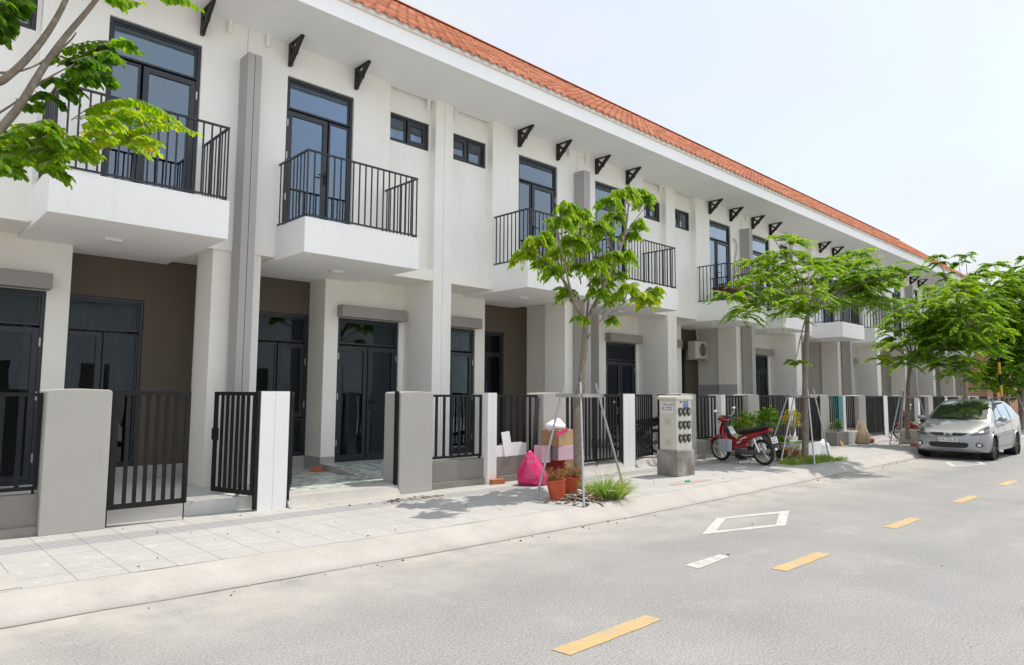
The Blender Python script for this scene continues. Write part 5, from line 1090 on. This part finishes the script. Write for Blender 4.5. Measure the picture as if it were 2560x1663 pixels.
def carton(loc, sx, sy, sz, label, mats_, rz=0, tape=True, flaps=False, name='cardboard_box'):
    o = empty(name, loc, label, 'box', None, rz); b = MB(); b.box(-sx/2, sx/2, -sy/2, sy/2, 0, sz); b.build('carton', mats_[0], o, bevel=.006)
    b = MB(); b.box(-sx/2-.0015, -sx/2+.01, -sy/2+.003, sy/2-.003, .004, sz-.004); b.build('side_panel', mats_[1], o)
    if tape: MB().box(-.03, .03, -sy/2-.002, -sy/2+.01, sz*.62, sz+.002).build('tape', mat('packing_tape', (.36,.30,.22), .3), o)
    if flaps:
        b = MB()
        for s in (-1,1): b.obox((s*(sx/2+.02),0,sz+.05),(Vector((.35*s,0,1)).normalized(),(0,1,0),Vector((1,0,-.35*s)).normalized()),.07,sy/2-.01,.003)
        b.build('flap', mats_[0], o)
    return o
carton((9.60, 8.64, SW), .56, .46, .38, 'large brown cardboard box with a dark red side, lowest of the stack', (CARD, REDB), R(4))
carton((9.40, 8.55, SW+.382), .58, .46, .25, 'pale pink carton with grey edges, middle of the stack by the trunk', (PKB, GRYB), R(-3), tape=False)
carton((9.30, 8.54, SW+.634), .46, .40, .28, 'open brown cardboard box with white bags on top of the stack', (CARD, CARDD), R(6), tape=False)
carton((10.0, 8.74, SW+.0), .22, .28, .50, 'small brown carton standing upright at the far side of the box stack', (CARD, CARDD), R(2), tape=False)
carton((8.98, 8.62, SW+.34), .20, .22, .30, 'small pale pink carton tucked between the pink bag and the middle box', (PKB, PKB), R(-6), tape=False); bpy.context.scene.objects
WBAG = mat('white_plastic_bag', (.80,.79,.82), .35, .04, 5, .4, 12)
def blob(name, loc, r, label, cat, m_, seed, n=22):
    q = random.Random(seed); b = MB(); b.ell((0,0,0), r, n, 12); ph = [q.uniform(0,6) for _ in range(6)]
    b.v = [(x*(1+.14*math.sin(5*y/r[1]+ph[0])+.10*math.sin(6*z/r[2]+ph[1])), y*(1+.14*math.sin(5*z/r[2]+ph[2])+.08*math.sin(7*x/r[0]+ph[3])), z*(1+.16*math.sin(4*x/r[0]+ph[4])+.10*math.sin(6*y/r[1]+ph[5]))) for x,y,z in b.v]
    o = b.build(name, m_, None, smooth=True); o.location = loc; return tag(o, label, cat)
blob('plastic_bag', (9.24, 8.54, SW+.98), (.22,.17,.12), 'crumpled white plastic bag in the open top box', 'bag', WBAG, 4)
ob = MB().obox((0,0,0),(Vector((.95,0,.3)).normalized(),(0,1,0),Vector((-.3,0,.95)).normalized()),.16,.004,.035).build('pink_strip', PINK); ob.location = (9.18,8.32,SW+.88); tag(ob, 'bright pink paper strip hanging over the open top box', 'paper strip')
BRK = mat('orange_hollow_brick', (.50,.17,.07), .85, .12, 8)
def brick(loc, rz, label, L=.20):
    o = empty('hollow_brick', loc, label, 'brick', 'orange hollow bricks', rz); h, wd_ = .085, .085
    b = MB(); wall_grid(b, -wd_/2, wd_/2, 0, h, -L/2, L/2, [(-.032,-.006,.012,.036),(.006,.032,.012,.036),(-.032,-.006,.048,.072),(.006,.032,.048,.072)]); b.build('clay_block', BRK, o, bevel=.002, fix=True); return o
brick((8.13, 8.88, SW), R(80), 'orange hollow brick lying against the low wall beside the pink bag', .26)
hb = gz(500+980/3.361, 900+940/3.361, YARD); brick((hb.x, hb.y, YARD), R(35), 'orange hollow brick lying on the mosaic tiled forecourt', .22)
BRD = mat('white_board', (.74,.76,.78), .5, .03, 3)
def board(px, py, y, wd_, h, label, tilt=0, lean_=8, m_=BRD, name='white_board', cat='board', th=.012, zz=None):
    p = at(px, py, y); o = MB().box(-wd_/2, wd_/2, -th/2, th/2, 0, h).build(name, m_, None, bevel=.002); o.location = (p.x, y, zz if zz is not None else p.z); o.rotation_euler = (R(-lean_), R(tilt), 0); return tag(o, label, cat)
LWZ = SW+.442
board(1150+390/3.864, 1140, 9.062, .24, .20, 'low white board behind the tall board, nearest the white post', 0, 6, zz=LWZ)
board(1150+472/3.864, 1140, 9.040, .20, .44, 'tall narrow white board leaning against the black railing', -5, 8, zz=LWZ)
board(1150+552/3.864, 1140, 9.062, .30, .24, 'low white board on the wall, between the tall board and the railing end', 0, 6, zz=LWZ)
board(1150+610/3.864, 1140, 9.075, .18, .22, 'small white board on the wall beside the grey pillar', 0, 5, zz=LWZ)
board(1150+712/3.864, 1140, 9.10, .075, 1.05, 'dark grey timber plank leaning on the grey gate pillar above the pink bag', 3, -2, mat('dark_timber', (.075,.07,.065), .8, .2, 12), 'timber_plank', 'plank', .03, zz=LWZ)
POT = mat('terracotta_plastic_pot', (.50,.08,.03), .5, .16, 6)
def pot(name, loc, r, h, m_, label, cat, content=None, tilt=0, seed=0, group=None, lm_m=None):
    o = empty(name, loc, label, cat, group); o.rotation_euler = (R(tilt), R(tilt*.6), 0)
    MB().lathe([(.0,.0),(r*.72,0),(r*.98,h*.93),(r*1.06,h*.93),(r*1.06,h),(r*.95,h),(r*.92,h*.86),(0,h*.84)], (0,0,0), (0,0,1), 24, cap=False).build('pot', m_, o, smooth=40)
    if content: content(o, h, r, random.Random(seed))
    return o
def dry(o, h, r, q):
    lm = LM(); tw = MB()
    for i in range(70):
        a = q.uniform(0, 6.28); rr = r*q.uniform(0,.9); p = Vector((rr*math.cos(a), rr*math.sin(a), h*.85)); d = Vector((math.cos(a)*q.uniform(0,.7), math.sin(a)*q.uniform(0,.7), 1)); l = q.uniform(.10,.24); tw.tube([p, p+d*l*.6+Vector((q.uniform(-.02,.02),0,0)), p+d*l], [.003,.002,.001], 4, cap=False)
        for j in range(6): t = q.uniform(.3,1); lm.leaf(p+d*l*t, Vector((q.uniform(-1,1),q.uniform(-1,1),q.uniform(-.2,.8))), UPV, q.uniform(.02,.045), .016, q.uniform(0,1))
    tw.build('stems', mat('dry_stem', (.34,.21,.09), .9), o); lm.build('dry_foliage', DRY, o)
p = gz(1150+945/3.864, 900+1350/3.864); pot('plant_pot', (p.x, p.y, SW), .145, .29, POT, 'orange pot with a dried plant, the nearer of two by the trunk', 'plant pot', dry, -6, 3, 'orange pots of dried plants')
p = gz(1150+1055/3.864, 900+1305/3.864); pot('plant_pot', (p.x, p.y, SW), .14, .29, POT, 'orange pot with a dried plant, the one against the trunk', 'plant pot', dry, 8, 4, 'orange pots of dried plants')
q = random.Random(9); WOODS = [mat('bark_strip_brown', (.16,.10,.06), .9, .2, 10), mat('bark_strip_grey', (.33,.29,.24), .9, .2, 10), mat('pale_offcut', (.50,.46,.40), .85, .15, 10)]
def lit(mb_, c, L, wd_, q, flat=.25): a = q.uniform(0,3.14); d = Vector((math.cos(a), math.sin(a), q.uniform(-flat,flat))).normalized(); sd = d.cross(UPV).normalized(); mb_.obox(c, (d, sd, d.cross(sd)), L/2, wd_/2, q.uniform(.004,.010))
b = MB(); cc = gz(1150+1180/3.864, 900+1350/3.864)
for i in range(120):
    rr = abs(q.gauss(0,.26)); a = q.uniform(0,6.28); b.cur = q.choice([0,0,0,1,1,2]); z = SW+.012+max(0,.11*(1-rr/.38))*q.uniform(.2,1); n0 = len(b.f); lit(b, Vector((cc.x+rr*1.25*math.cos(a), cc.y+rr*math.sin(a), z)), q.uniform(.10,.34), q.uniform(.015,.05), q); b.mi[n0:] = [b.cur]*(len(b.f)-n0)
tag(b.build('bark_heap', WOODS), 'heap of brown bark strips and wood scraps at the foot of the nearest trunk', 'bark heap', kind='stuff')
bd = MB().box(-.26,.26,-.05,.05,0,.018).build('offcut_board', WOODS[2], None, bevel=.002); bd.location = (cc.x+.33, cc.y-.16, SW+.09); bd.rotation_euler = (0, R(12), R(62)); tag(bd, 'pale wood offcut lying across the bark heap beside the grass tuft', 'board')
def grass(name, c, rx, ry, n, hmin, hmax, label, seed, m_=GRASS, lean_=.6, kind='stuff', wv=.006, rzs=0):
    q = random.Random(seed); lm = LM()
    for i in range(n):
        a = q.uniform(0,6.28); rr = math.sqrt(q.random()); x, y = rx*rr*math.cos(a), ry*rr*math.sin(a); z = c[2]
        h = q.uniform(hmin,hmax); d = Vector((math.cos(a)*lean_*rr+q.uniform(-.35,.35), math.sin(a)*lean_*rr+q.uniform(-.35,.35), 1)).normalized(); sd = d.cross(Vector((math.sin(a*3),math.cos(a*3),0))).normalized(); w_ = wv*q.uniform(.6,1.3); p0 = Vector((c[0]+x, c[1]+y, z)); p1 = p0+d*h*.55; d2 = (d-UPV*q.uniform(.25,.9)); p2 = p1+d2.normalized()*h*.5; t = q.uniform(.1,.95) if q.random() < .85 else 1
        k = len(lm.v); lm.v += [p0-sd*w_, p0+sd*w_, p1+sd*w_*.8, p1-sd*w_*.8, p2]; lm.f += [(k,k+1,k+2,k+3),(k+3,k+2,k+4)]; lm.t += [t]*5
    o = lm.build(name, m_); return tag(o, label, 'grass', kind=kind)
p = gz(1150+1465/3.864, 900+1340/3.864); grass('grass_tuft', (p.x, p.y+.05, SW), .22, .20, 650, .18, .46, 'bright green grass tuft at the foot of the right steel stake', 5, lean_=1.0, kind='')
bpy.data.objects['grass_tuft'].pop('kind', None)
grass('grass_patch', (16.35, 7.05, SW), 1.15, .36, 2600, .05, .17, 'patch of short grass round the second tree and its stakes', 6, lean_=.4)
grass('grass_patch', (17.3, 6.75, SW-.03), .6, .16, 700, .05, .14, 'fringe of dry grass on the kerb by the second tree', 7, lean_=.4)
# dry litter on the pavement and at the kerb
b = MB(); q = random.Random(12); lc = gz(500+1780/3.361, 900+1170/3.361)
for i in range(130): b.cur = q.choice([0,1,2,2]); n0 = len(b.f); lit(b, Vector((lc.x+q.gauss(0,.28), lc.y+q.gauss(0,.06), SW+.008)), q.uniform(.02,.09), q.uniform(.006,.018), q, .08); b.mi[n0:] = [b.cur]*(len(b.f)-n0)
for i in range(60):
    x = q.uniform(1, 22); b.cur = q.choice([0,1,2]); n0 = len(b.f); lit(b, Vector((x, kerb_y(x)-abs(q.gauss(0,.10))-.02, .008)), q.uniform(.008,.03), q.uniform(.004,.012), q, .08); b.mi[n0:] = [b.cur]*(len(b.f)-n0)
for i in range(34):
    x, y = q.uniform(1.2, 14), q.uniform(6.6, 8.9); b.cur = q.choice([0,1,2]); n0 = len(b.f); lit(b, Vector((x, y, SW+.006)), q.uniform(.010,.035), q.uniform(.005,.012), q, .08); b.mi[n0:] = [b.cur]*(len(b.f)-n0)
for i in range(8):
    x, y = q.uniform(6, 22), q.uniform(2, 5.8); b.cur = q.choice([0,0,1]); n0 = len(b.f); lit(b, Vector((x, y, .006)), q.uniform(.008,.022), q.uniform(.005,.012), q, .08); b.mi[n0:] = [b.cur]*(len(b.f)-n0)
tag(b.build('dry_litter', WOODS), 'dry leaves and chips scattered on the pavement and along the kerb', 'litter', kind='stuff')
# sand stain and green scrap by the cabinet
b = MB(); q = random.Random(3); p = gz(1718, 1205)
n = 28; ring = [(p.x+.05+(.62+q.uniform(-.12,.12))*math.cos(2*math.pi*k/n), p.y-.05+(.13+q.uniform(-.05,.05))*math.sin(2*math.pi*k/n), SW+.004) for k in range(n)]; b.add(ring, [tuple(range(n))]); tag(b.build('sand_spill', EARTH), 'sandy spill', None, None, 'structure')
sc = blob('green_scrap', (p.x+.02, p.y, SW+.02), (.07,.04,.02), 'crumpled green plastic scrap on the sand in front of the meter cabinet', 'litter', mat('green_plastic', (.05,.36,.27), .4), 8)
# ------------------------------------------------------------------ plants and things behind the motorcycle
LEAFB = leaf_mat('shrub_leaf', [(0,(.03,.085,.012)),(.4,(.07,.17,.02)),(.75,(.14,.25,.03)),(1,(.30,.34,.06))], .4); FLOW = mat('pink_petal', (.60,.06,.12), .5); FLOR = mat('orange_petal', (.70,.13,.02), .5)
def bush(loc, rx, ry, h, n, label, seed, L=.07, w_=.035, pot_r=.14, pot_h=.25, flowers=None, m_=LEAFB, pm=None, tint=.45, cat='plant', group='potted plants behind the motorcycle', name='potted_shrub'):
    o = empty(name, loc, label, cat, group); q = random.Random(seed); lm = LM(); tw = MB(); fl = MB()
    if pot_r: MB().lathe([(0,0),(pot_r*.75,0),(pot_r,pot_h),(pot_r*.92,pot_h),(pot_r*.9,pot_h*.9),(0,pot_h*.88)], (0,0,0), (0,0,1), 20, cap=False).build('pot', pm or BLK, o, smooth=40)
    for i in range(n):
        a = q.uniform(0,6.28); e = q.uniform(-.2,1); rr = q.uniform(.35,1)**.6; c = Vector((rx*rr*math.cos(a)*math.cos(e*1.3), ry*rr*math.sin(a)*math.cos(e*1.3), pot_h+h*.45+h*.5*rr*math.sin(e*1.4)))
        if i % 3 == 0: tw.tube([Vector((0,0,pot_h*.85)), Vector((c.x*.5,c.y*.5,pot_h+(c.z-pot_h)*.6)), c], [.006,.004,.002], 4, cap=False)
        for j in range(7):
            d = Vector((q.uniform(-1,1)+c.x/rx*.5, q.uniform(-1,1)+c.y/ry*.5, q.uniform(-.3,.9))); lm.leaf(c+Vector((q.gauss(0,.02),q.gauss(0,.02),q.gauss(0,.02))), d, UPV+Vector((q.uniform(-.4,.4),q.uniform(-.4,.4),0)), L*q.uniform(.7,1.2), w_*q.uniform(.7,1.2), tint+q.uniform(-.3,.3))
        if flowers and i % flowers[1] == 0: fl.ell(c+Vector((0,-.04,.04)), (.035,.035,.028), 7, 5)
    tw.build('stems', TWIG, o); lm.build('foliage', m_, o)
    if fl.v: fl.build('flowers', flowers[0], o)
    return o
bush((15.75, 8.35, SW), .38, .32, .80, 90, 'flowering shrub with pink blooms behind the motorcycle handlebar', 1, flowers=(FLOW, 14), tint=.55)
bush((16.55, 8.55, SW), .40, .34, .95, 100, 'leafy green shrub behind the motorcycle seat', 2, tint=.5)
bush((17.25, 8.40, SW), .46, .34, 1.05, 120, 'tall leafy shrub in front of the black gate, behind the motorcycle tail', 3, tint=.55, L=.08, w_=.045)
bush((16.15, 7.55, SW), .22, .2, .32, 40, 'low shrub with an orange flower beside the motorcycle rear wheel', 4, flowers=(FLOR, 30), tint=.4)
o = empty('zz_plant', (16.1, 8.62, SW), 'upright dark plant with stacked paired leaves in front of the grey pillar', 'plant', 'potted plants behind the motorcycle'); lm = LM(); tw = MB(); q = random.Random(4)
MB().lathe([(0,0),(.09,0),(.12,.25),(.11,.25),(0,.22)], (0,0,0), (0,0,1), 20, cap=False).build('pot', BLK, o, smooth=40)
for s in range(5): a = s*1.3; spray(lm, tw, [(.02*math.cos(a),.02*math.sin(a),.2),(.08*math.cos(a),.08*math.sin(a),.65),(.17*math.cos(a),.17*math.sin(a),1.02)], 13, .085, .04, q, .08, .08, -.2, .009)
tw.build('stems', mat('green_stem', (.08,.16,.04), .6), o); lm.build('foliage', LEAFB, o)
YLW = leaf_mat('yellow_leaf', [(0,(.16,.17,.02)),(.5,(.32,.30,.03)),(1,(.48,.40,.05))], .35)
bush((19.1, 8.6, SW), .28, .26, .80, 130, 'yellow green shrub in a white pot by the white post behind the second trunk', 6, L=.05, w_=.02, pot_r=.15, pot_h=.42, m_=YLW, pm=PLASTW, group=None)
FOAM = mat('white_foam', (.80,.80,.79), .8, .03, 6, .3, 60)
def tub(loc, sx, sy, h, label, m_, rz=0, fill_m=None, name='foam_box', cat='box', wall=.035, filly=.85, group=None):
    o = empty(name, loc, label, cat, group, rz); b = MB(); b.box(-sx/2,sx/2,-sy/2,sy/2,0,.03); b.box(-sx/2,sx/2,-sy/2,-sy/2+wall,.03,h); b.box(-sx/2,sx/2,sy/2-wall,sy/2,.03,h); b.box(-sx/2,-sx/2+wall,-sy/2+wall,sy/2-wall,.03,h); b.box(sx/2-wall,sx/2,-sy/2+wall,sy/2-wall,.03,h); b.build('box', m_, o, bevel=.008)
    if fill_m: MB().box(-sx/2+wall+.002, sx/2-wall-.002, -sy/2+wall+.002, sy/2-wall-.002, .03, h*filly).build('filling', fill_m, o)
    return o
tub((17.75, 7.85, SW), 1.15, .75, .36, 'white foam planter box with green sprouts beside the second tree trunk', FOAM, R(-6), EARTH)
o = grass('sprouts', (17.75, 7.85, SW+.31), .5, .3, 900, .03, .08, 'green seedlings in the white foam planter box', 22); 
o = empty('bromeliad', (16.15, 7.35, SW), 'wilted bronze rosette plant beside the second tree trunk', 'plant'); lm = LM(); q = random.Random(8)
for i in range(60):
    a = q.uniform(0,6.28); d = Vector((math.cos(a),math.sin(a),q.uniform(-.35,1.1))); lm.leaf(Vector((.08*math.cos(a),.08*math.sin(a),.10+q.uniform(0,.12))), d, UPV, q.uniform(.18,.32), .06, q.choice([.2,.45,.6,.8,.95]))
lm.build('leaves', DRY, o)
blob('plastic_bag', (18.35, 7.45, SW+.16), (.20,.16,.22), 'white plastic bag slumped at the right end of the foam planter box', 'bag', WBAG, 14)
# checked shopping bag on the motorcycle
def check_mat():
    m = bpy.data.materials.new('checked_bag_weave'); m.use_nodes = True; n = m.node_tree; b = n.nodes['Principled BSDF']; b.inputs['Roughness'].default_value = .5
    t = n.nodes.new('ShaderNodeTexCoord'); mp_ = n.nodes.new('ShaderNodeMapping'); mp_.inputs['Rotation'].default_value = (0, R(45), 0); k = n.nodes.new('ShaderNodeTexChecker'); k.inputs['Scale'].default_value = 34; k.inputs['Color1'].default_value = (.62,.64,.66,1); k.inputs['Color2'].default_value = (.14,.17,.24,1)
    n.links.new(t.outputs['Object'], mp_.inputs[0]); n.links.new(mp_.outputs[0], k.inputs['Vector']); n.links.new(k.outputs['Color'], b.inputs['Base Color']); return m
hp = at(1600+938/4.418, 900+945/4.418, 8.12); o = empty('shopping_bag', hp, 'grey and blue checked shopping bag hanging on the motorcycle front', 'bag'); o.rotation_euler.z = R(-13)
b = MB(); b.prism([(-.155,-.13),(.155,-.13),(.175,.14),(-.175,.14)], 'y', -.055, .055)
bag2 = b.build('bag_body', check_mat(), o, bevel=.015, fix=True); bag2.rotation_euler.z = R(90+0)
b = MB(); b.tube(curve_pts([(0,-.08,.13),(.01,-.03,.24),(.02,0,.29),(.01,.03,.24),(0,.08,.13)], 10), .009, 6); b.build('handle', mat('red_handle', (.5,.03,.03), .5), o)
# ------------------------------------------------------------------ things in front of the sixth and seventh houses
REDP = mat('red_plastic', (.62,.02,.015), .4)
p = gz(2050+165/4.418, 900+945/4.418); o = empty('dustpan', (p.x, p.y, SW), 'red plastic dustpan lying on the pavement', 'dustpan', None, R(20)); b = MB(); b.box(-.18,.18,-.14,.14,0,.012); b.box(-.18,.18,.13,.14,.012,.07); b.box(-.18,-.17,-.14,.13,.012,.06); b.box(.17,.18,-.14,.13,.012,.06); b.build('pan', REDP, o); b = MB(); b.tube([(.18,0,.03),(.38,.03,.05)], .02, 8); b.build('handle', REDP, o)
p = gz(2050+240/4.418, 900+950/4.418); tip = Vector((p.x, p.y, SW+.05)); hnd = at(2050+112/4.418, 900+690/4.418, 8.93); o = empty('broom', tip, 'straw broom with a long wooden handle leaning on the grey pillar', 'broom'); v = hnd-tip; MB().tube([Vector((0,0,0))+v*.12, v], .013, 8).build('handle', mat('broom_wood', (.50,.33,.19), .6), o); b = MB(); b.loft([[v.normalized()*h+Vector((r_*math.cos(a), r_*math.sin(a)*.6, 0)) for a in [2*math.pi*k/10 for k in range(10)]] for r_, h in ((.09,-.04),(.075,.08),(.03,.2),(.018,.24))]); b.build('straw_head', mat('broom_straw', (.42,.26,.09), .9, .2, 20), o)
p = gz(2060+790/9.917, 1000+1085/9.917); tub((p.x+.15, p.y+.28, SW), .62, .50, .40, 'white foam box holding scraps in front of the grey pillar by the teal sheet', FOAM, R(0), CARD)
SACK = mat('woven_sack', (.42,.32,.21), .9, .12, 8, .4, 40); p = gz(2060+1080/9.917, 1000+1095/9.917); sack('sandbag', (p.x+.1, p.y+.16, SW), .27, .72, SACK, 'tall tan woven sack standing beside the white foam box', 'sack', 6, .30, R(10), .7)
blob('rag_bundle', (p.x+.55, p.y+.1, SW+.09), (.16,.13,.09), 'small red and dark bundle of rags beside the woven sack', 'rags', mat('red_rag', (.36,.07,.05), .9, .5, 9), 17)
pl = at(2060+820/9.917, 1000+620/9.917, 8.9); o = MB().box(-.02,.02,-.015,.015,-.32,.32).build('wood_stick', mat('broom_wood', (.50,.33,.19), .6)); o.location = (pl.x, 8.88, pl.z); o.rotation_euler = (0, R(42), 0); tag(o, 'thin wooden stick leaning across the face of the grey pillar above the foam box', 'stick')
tub((x3+.25, 7.35, SW), .62, .62, .46, 'grey concrete planter at the foot of the third tree trunk', PILL, 0, EARTH, 'tree_planter', 'planter', .05, .9)
tub((22.6, 9.02-.30, SW), .95, .34, .42, 'grey planter trough in front of the fence by the teal sheet', LOWW, 0, EARTH, 'planter_trough', 'planter', .04, .9)
bush((22.6, 8.72, SW+.12), .34, .12, .42, 40, 'dark plants with small red flowers in the planter trough', 31, pot_r=0, pot_h=.25, flowers=(FLOW, 11), tint=.12, group=None, name='trough_plants')
# rubble, buckets beside the car front
brick((24.05, 6.95, SW), R(15), 'orange hollow brick on the pavement by the third tree stakes', .24); brick((24.3, 7.0, SW), R(70), 'orange hollow brick beside the grey planter at the third tree', .24)
# ------------------------------------------------------------------ balcony things and air conditioner of the fifth house
bk = 4; xg = bx(4)
WOODR = mat('red_brown_wood', (.15,.028,.018), .5, .15, 10); o = empty('bench', (xg-1.75, 9.86, BTOP), 'red brown wooden bench on a balcony, with a yellow basket on it', 'bench'); MB().box(-.78,.78,-.18,.18,.38,.42).build('seat', WOODR, o, bevel=.005)
for sx in (-.70,.70):
    for sy in (-.14,.14): MB().box(sx-.035,sx+.035,sy-.03,sy+.03,0,.38).build('leg', WOODR, o)
MB().box(-.66,.66,-.015,.015,.28,.36).build('rail', WOODR, o)
o = empty('basket', (xg-1.30, 9.86, BTOP+.42), 'yellow woven basket on the red bench', 'basket'); b = MB(); b.lathe([(0,0),(.15,0),(.18,.20),(.165,.20),(.14,.02),(0,.02)], (0,0,0),(0,0,1),16,cap=False); b.build('weave', mat('yellow_wicker', (.50,.33,.10), .7, .3, 25), o); b = MB(); b.ring((0,0,.20),(0,0,1),.172,.012,20); b.build('rim', mat('yellow_wicker', (.50,.33,.10), .7, .3, 25), o)
for i, (dx, lab) in enumerate(((-.35,'small green potted plant under the left end of the red bench'),(.25,'small green potted plant under the middle of the red bench'))): bush((xg-1.75+dx, 9.75, BTOP), .11, .1, .16, 14, lab, 50+i, L=.05, w_=.03, pot_r=.06, pot_h=.10, tint=.2, group='plants under the bench', name='potted_shrub')
cp = curve_pts([at(1834, 597, 10.38), at(1840, 605, 10.36), at(1842, 625, 10.36), at(1838, 650, 10.38), at(1837, 700, 10.38)], 14); o = MB().tube(cp, .022, 8).build('pipe', mat('beige_pipe', (.55,.47,.37), .6), None, smooth=60); tag(o, 'beige insulated pipe curving down the wall beside the red bench balcony', 'pipe')
ac = at(1700+275/5.52, 640+1275/5.52, 11.35); o = empty('air_conditioner', (19.22, 11.62, at(1750, 876, 11.6).z), 'white outdoor air conditioner unit bracketed high on the dark porch wall', 'air conditioner'); o.rotation_euler.z = R(90)
ACM = mat('ac_cream_casing', (.62,.60,.54), .5)
MB().box(-.14,.14,-.36,.36,-.27,.27).build('casing', ACM, o, bevel=.015)
b = MB()
for i in range(9): b.box(-.12,.12,-.366,-.360,-.24+.055*i,-.215+.055*i)
b.build('side_grille', BLK, o)
b = MB(); b.lathe([(.205,0),(.205,.006),(0,.007)], (-.14,-.06,0), (-1,0,0), 28); b.build('fan_opening', BLK, o)
b = MB()
for r_ in (.05,.09,.13,.17,.205): b.ring((-.15,-.06,0),(1,0,0),r_,.004,28)
b.build('fan_guard', ACM, o)
b = MB()
for sy in (-.30,.30): b.box(-.14,.22,sy-.02,sy+.02,-.31,-.27); b.box(.2,.22,sy-.02,sy+.02,-.27,.0)
b.build('bracket', ACM, o)
pp = MB().tube(curve_pts([(19.25, 11.62, o.location.z+.27), (19.27, 11.66, o.location.z+.42), (19.36, 11.74, CEIL-.02)], 8), .03, 8).build('pipe', ACM, None, smooth=60); tag(pp, 'cream pipe from the air conditioner up to the porch ceiling', 'pipe')
# curtains behind the third house glass
def curtain(x0, x1, y, z0, z1, label, m_=CURT, folds=11):
    b = MB(); n = 60; pts = []
    for i in range(n+1): t = i/n; pts.append((x0+(x1-x0)*t, y+.035*math.sin(t*folds*2*math.pi)))
    vs = [(x, yy, z0) for x, yy in pts]+[(x, yy, z1) for x, yy in pts]+[(x, yy+.004, z0) for x, yy in pts]+[(x, yy+.004, z1) for x, yy in pts]; k = n+1
    b.add(vs, [(i,i+1,k+i+1,k+i) for i in range(n)]+[(2*k+i,3*k+i,3*k+i+1,2*k+i+1) for i in range(n)]); o = b.build('curtain', m_, None, smooth=60); return tag(o, label, 'curtain', 'curtains behind the glass')
curtain(xk(2,1.30), xk(2,.72), 10.72, BTOP+.05, 6.9, 'pale gathered curtain in the balcony door above the pink bag')
curtain(xk(2,3.55), xk(2,2.35), 11.75, .5, 3.05, 'dark striped curtain in the front door behind the black railing', mat('dark_curtain', (.06,.07,.09), .9), 9)
curtain(xk(3,1.85), xk(3,1.2), 10.75, BTOP+.05, 6.9, 'pale curtain in the balcony door above the meter cabinet')
curtain(xk(0,1.85), xk(0,.95), 12.4, .7, 3.1, 'grey curtain in the alcove window behind the closed gate leaf', mat('grey_curtain', (.30,.30,.29), .9), 7)
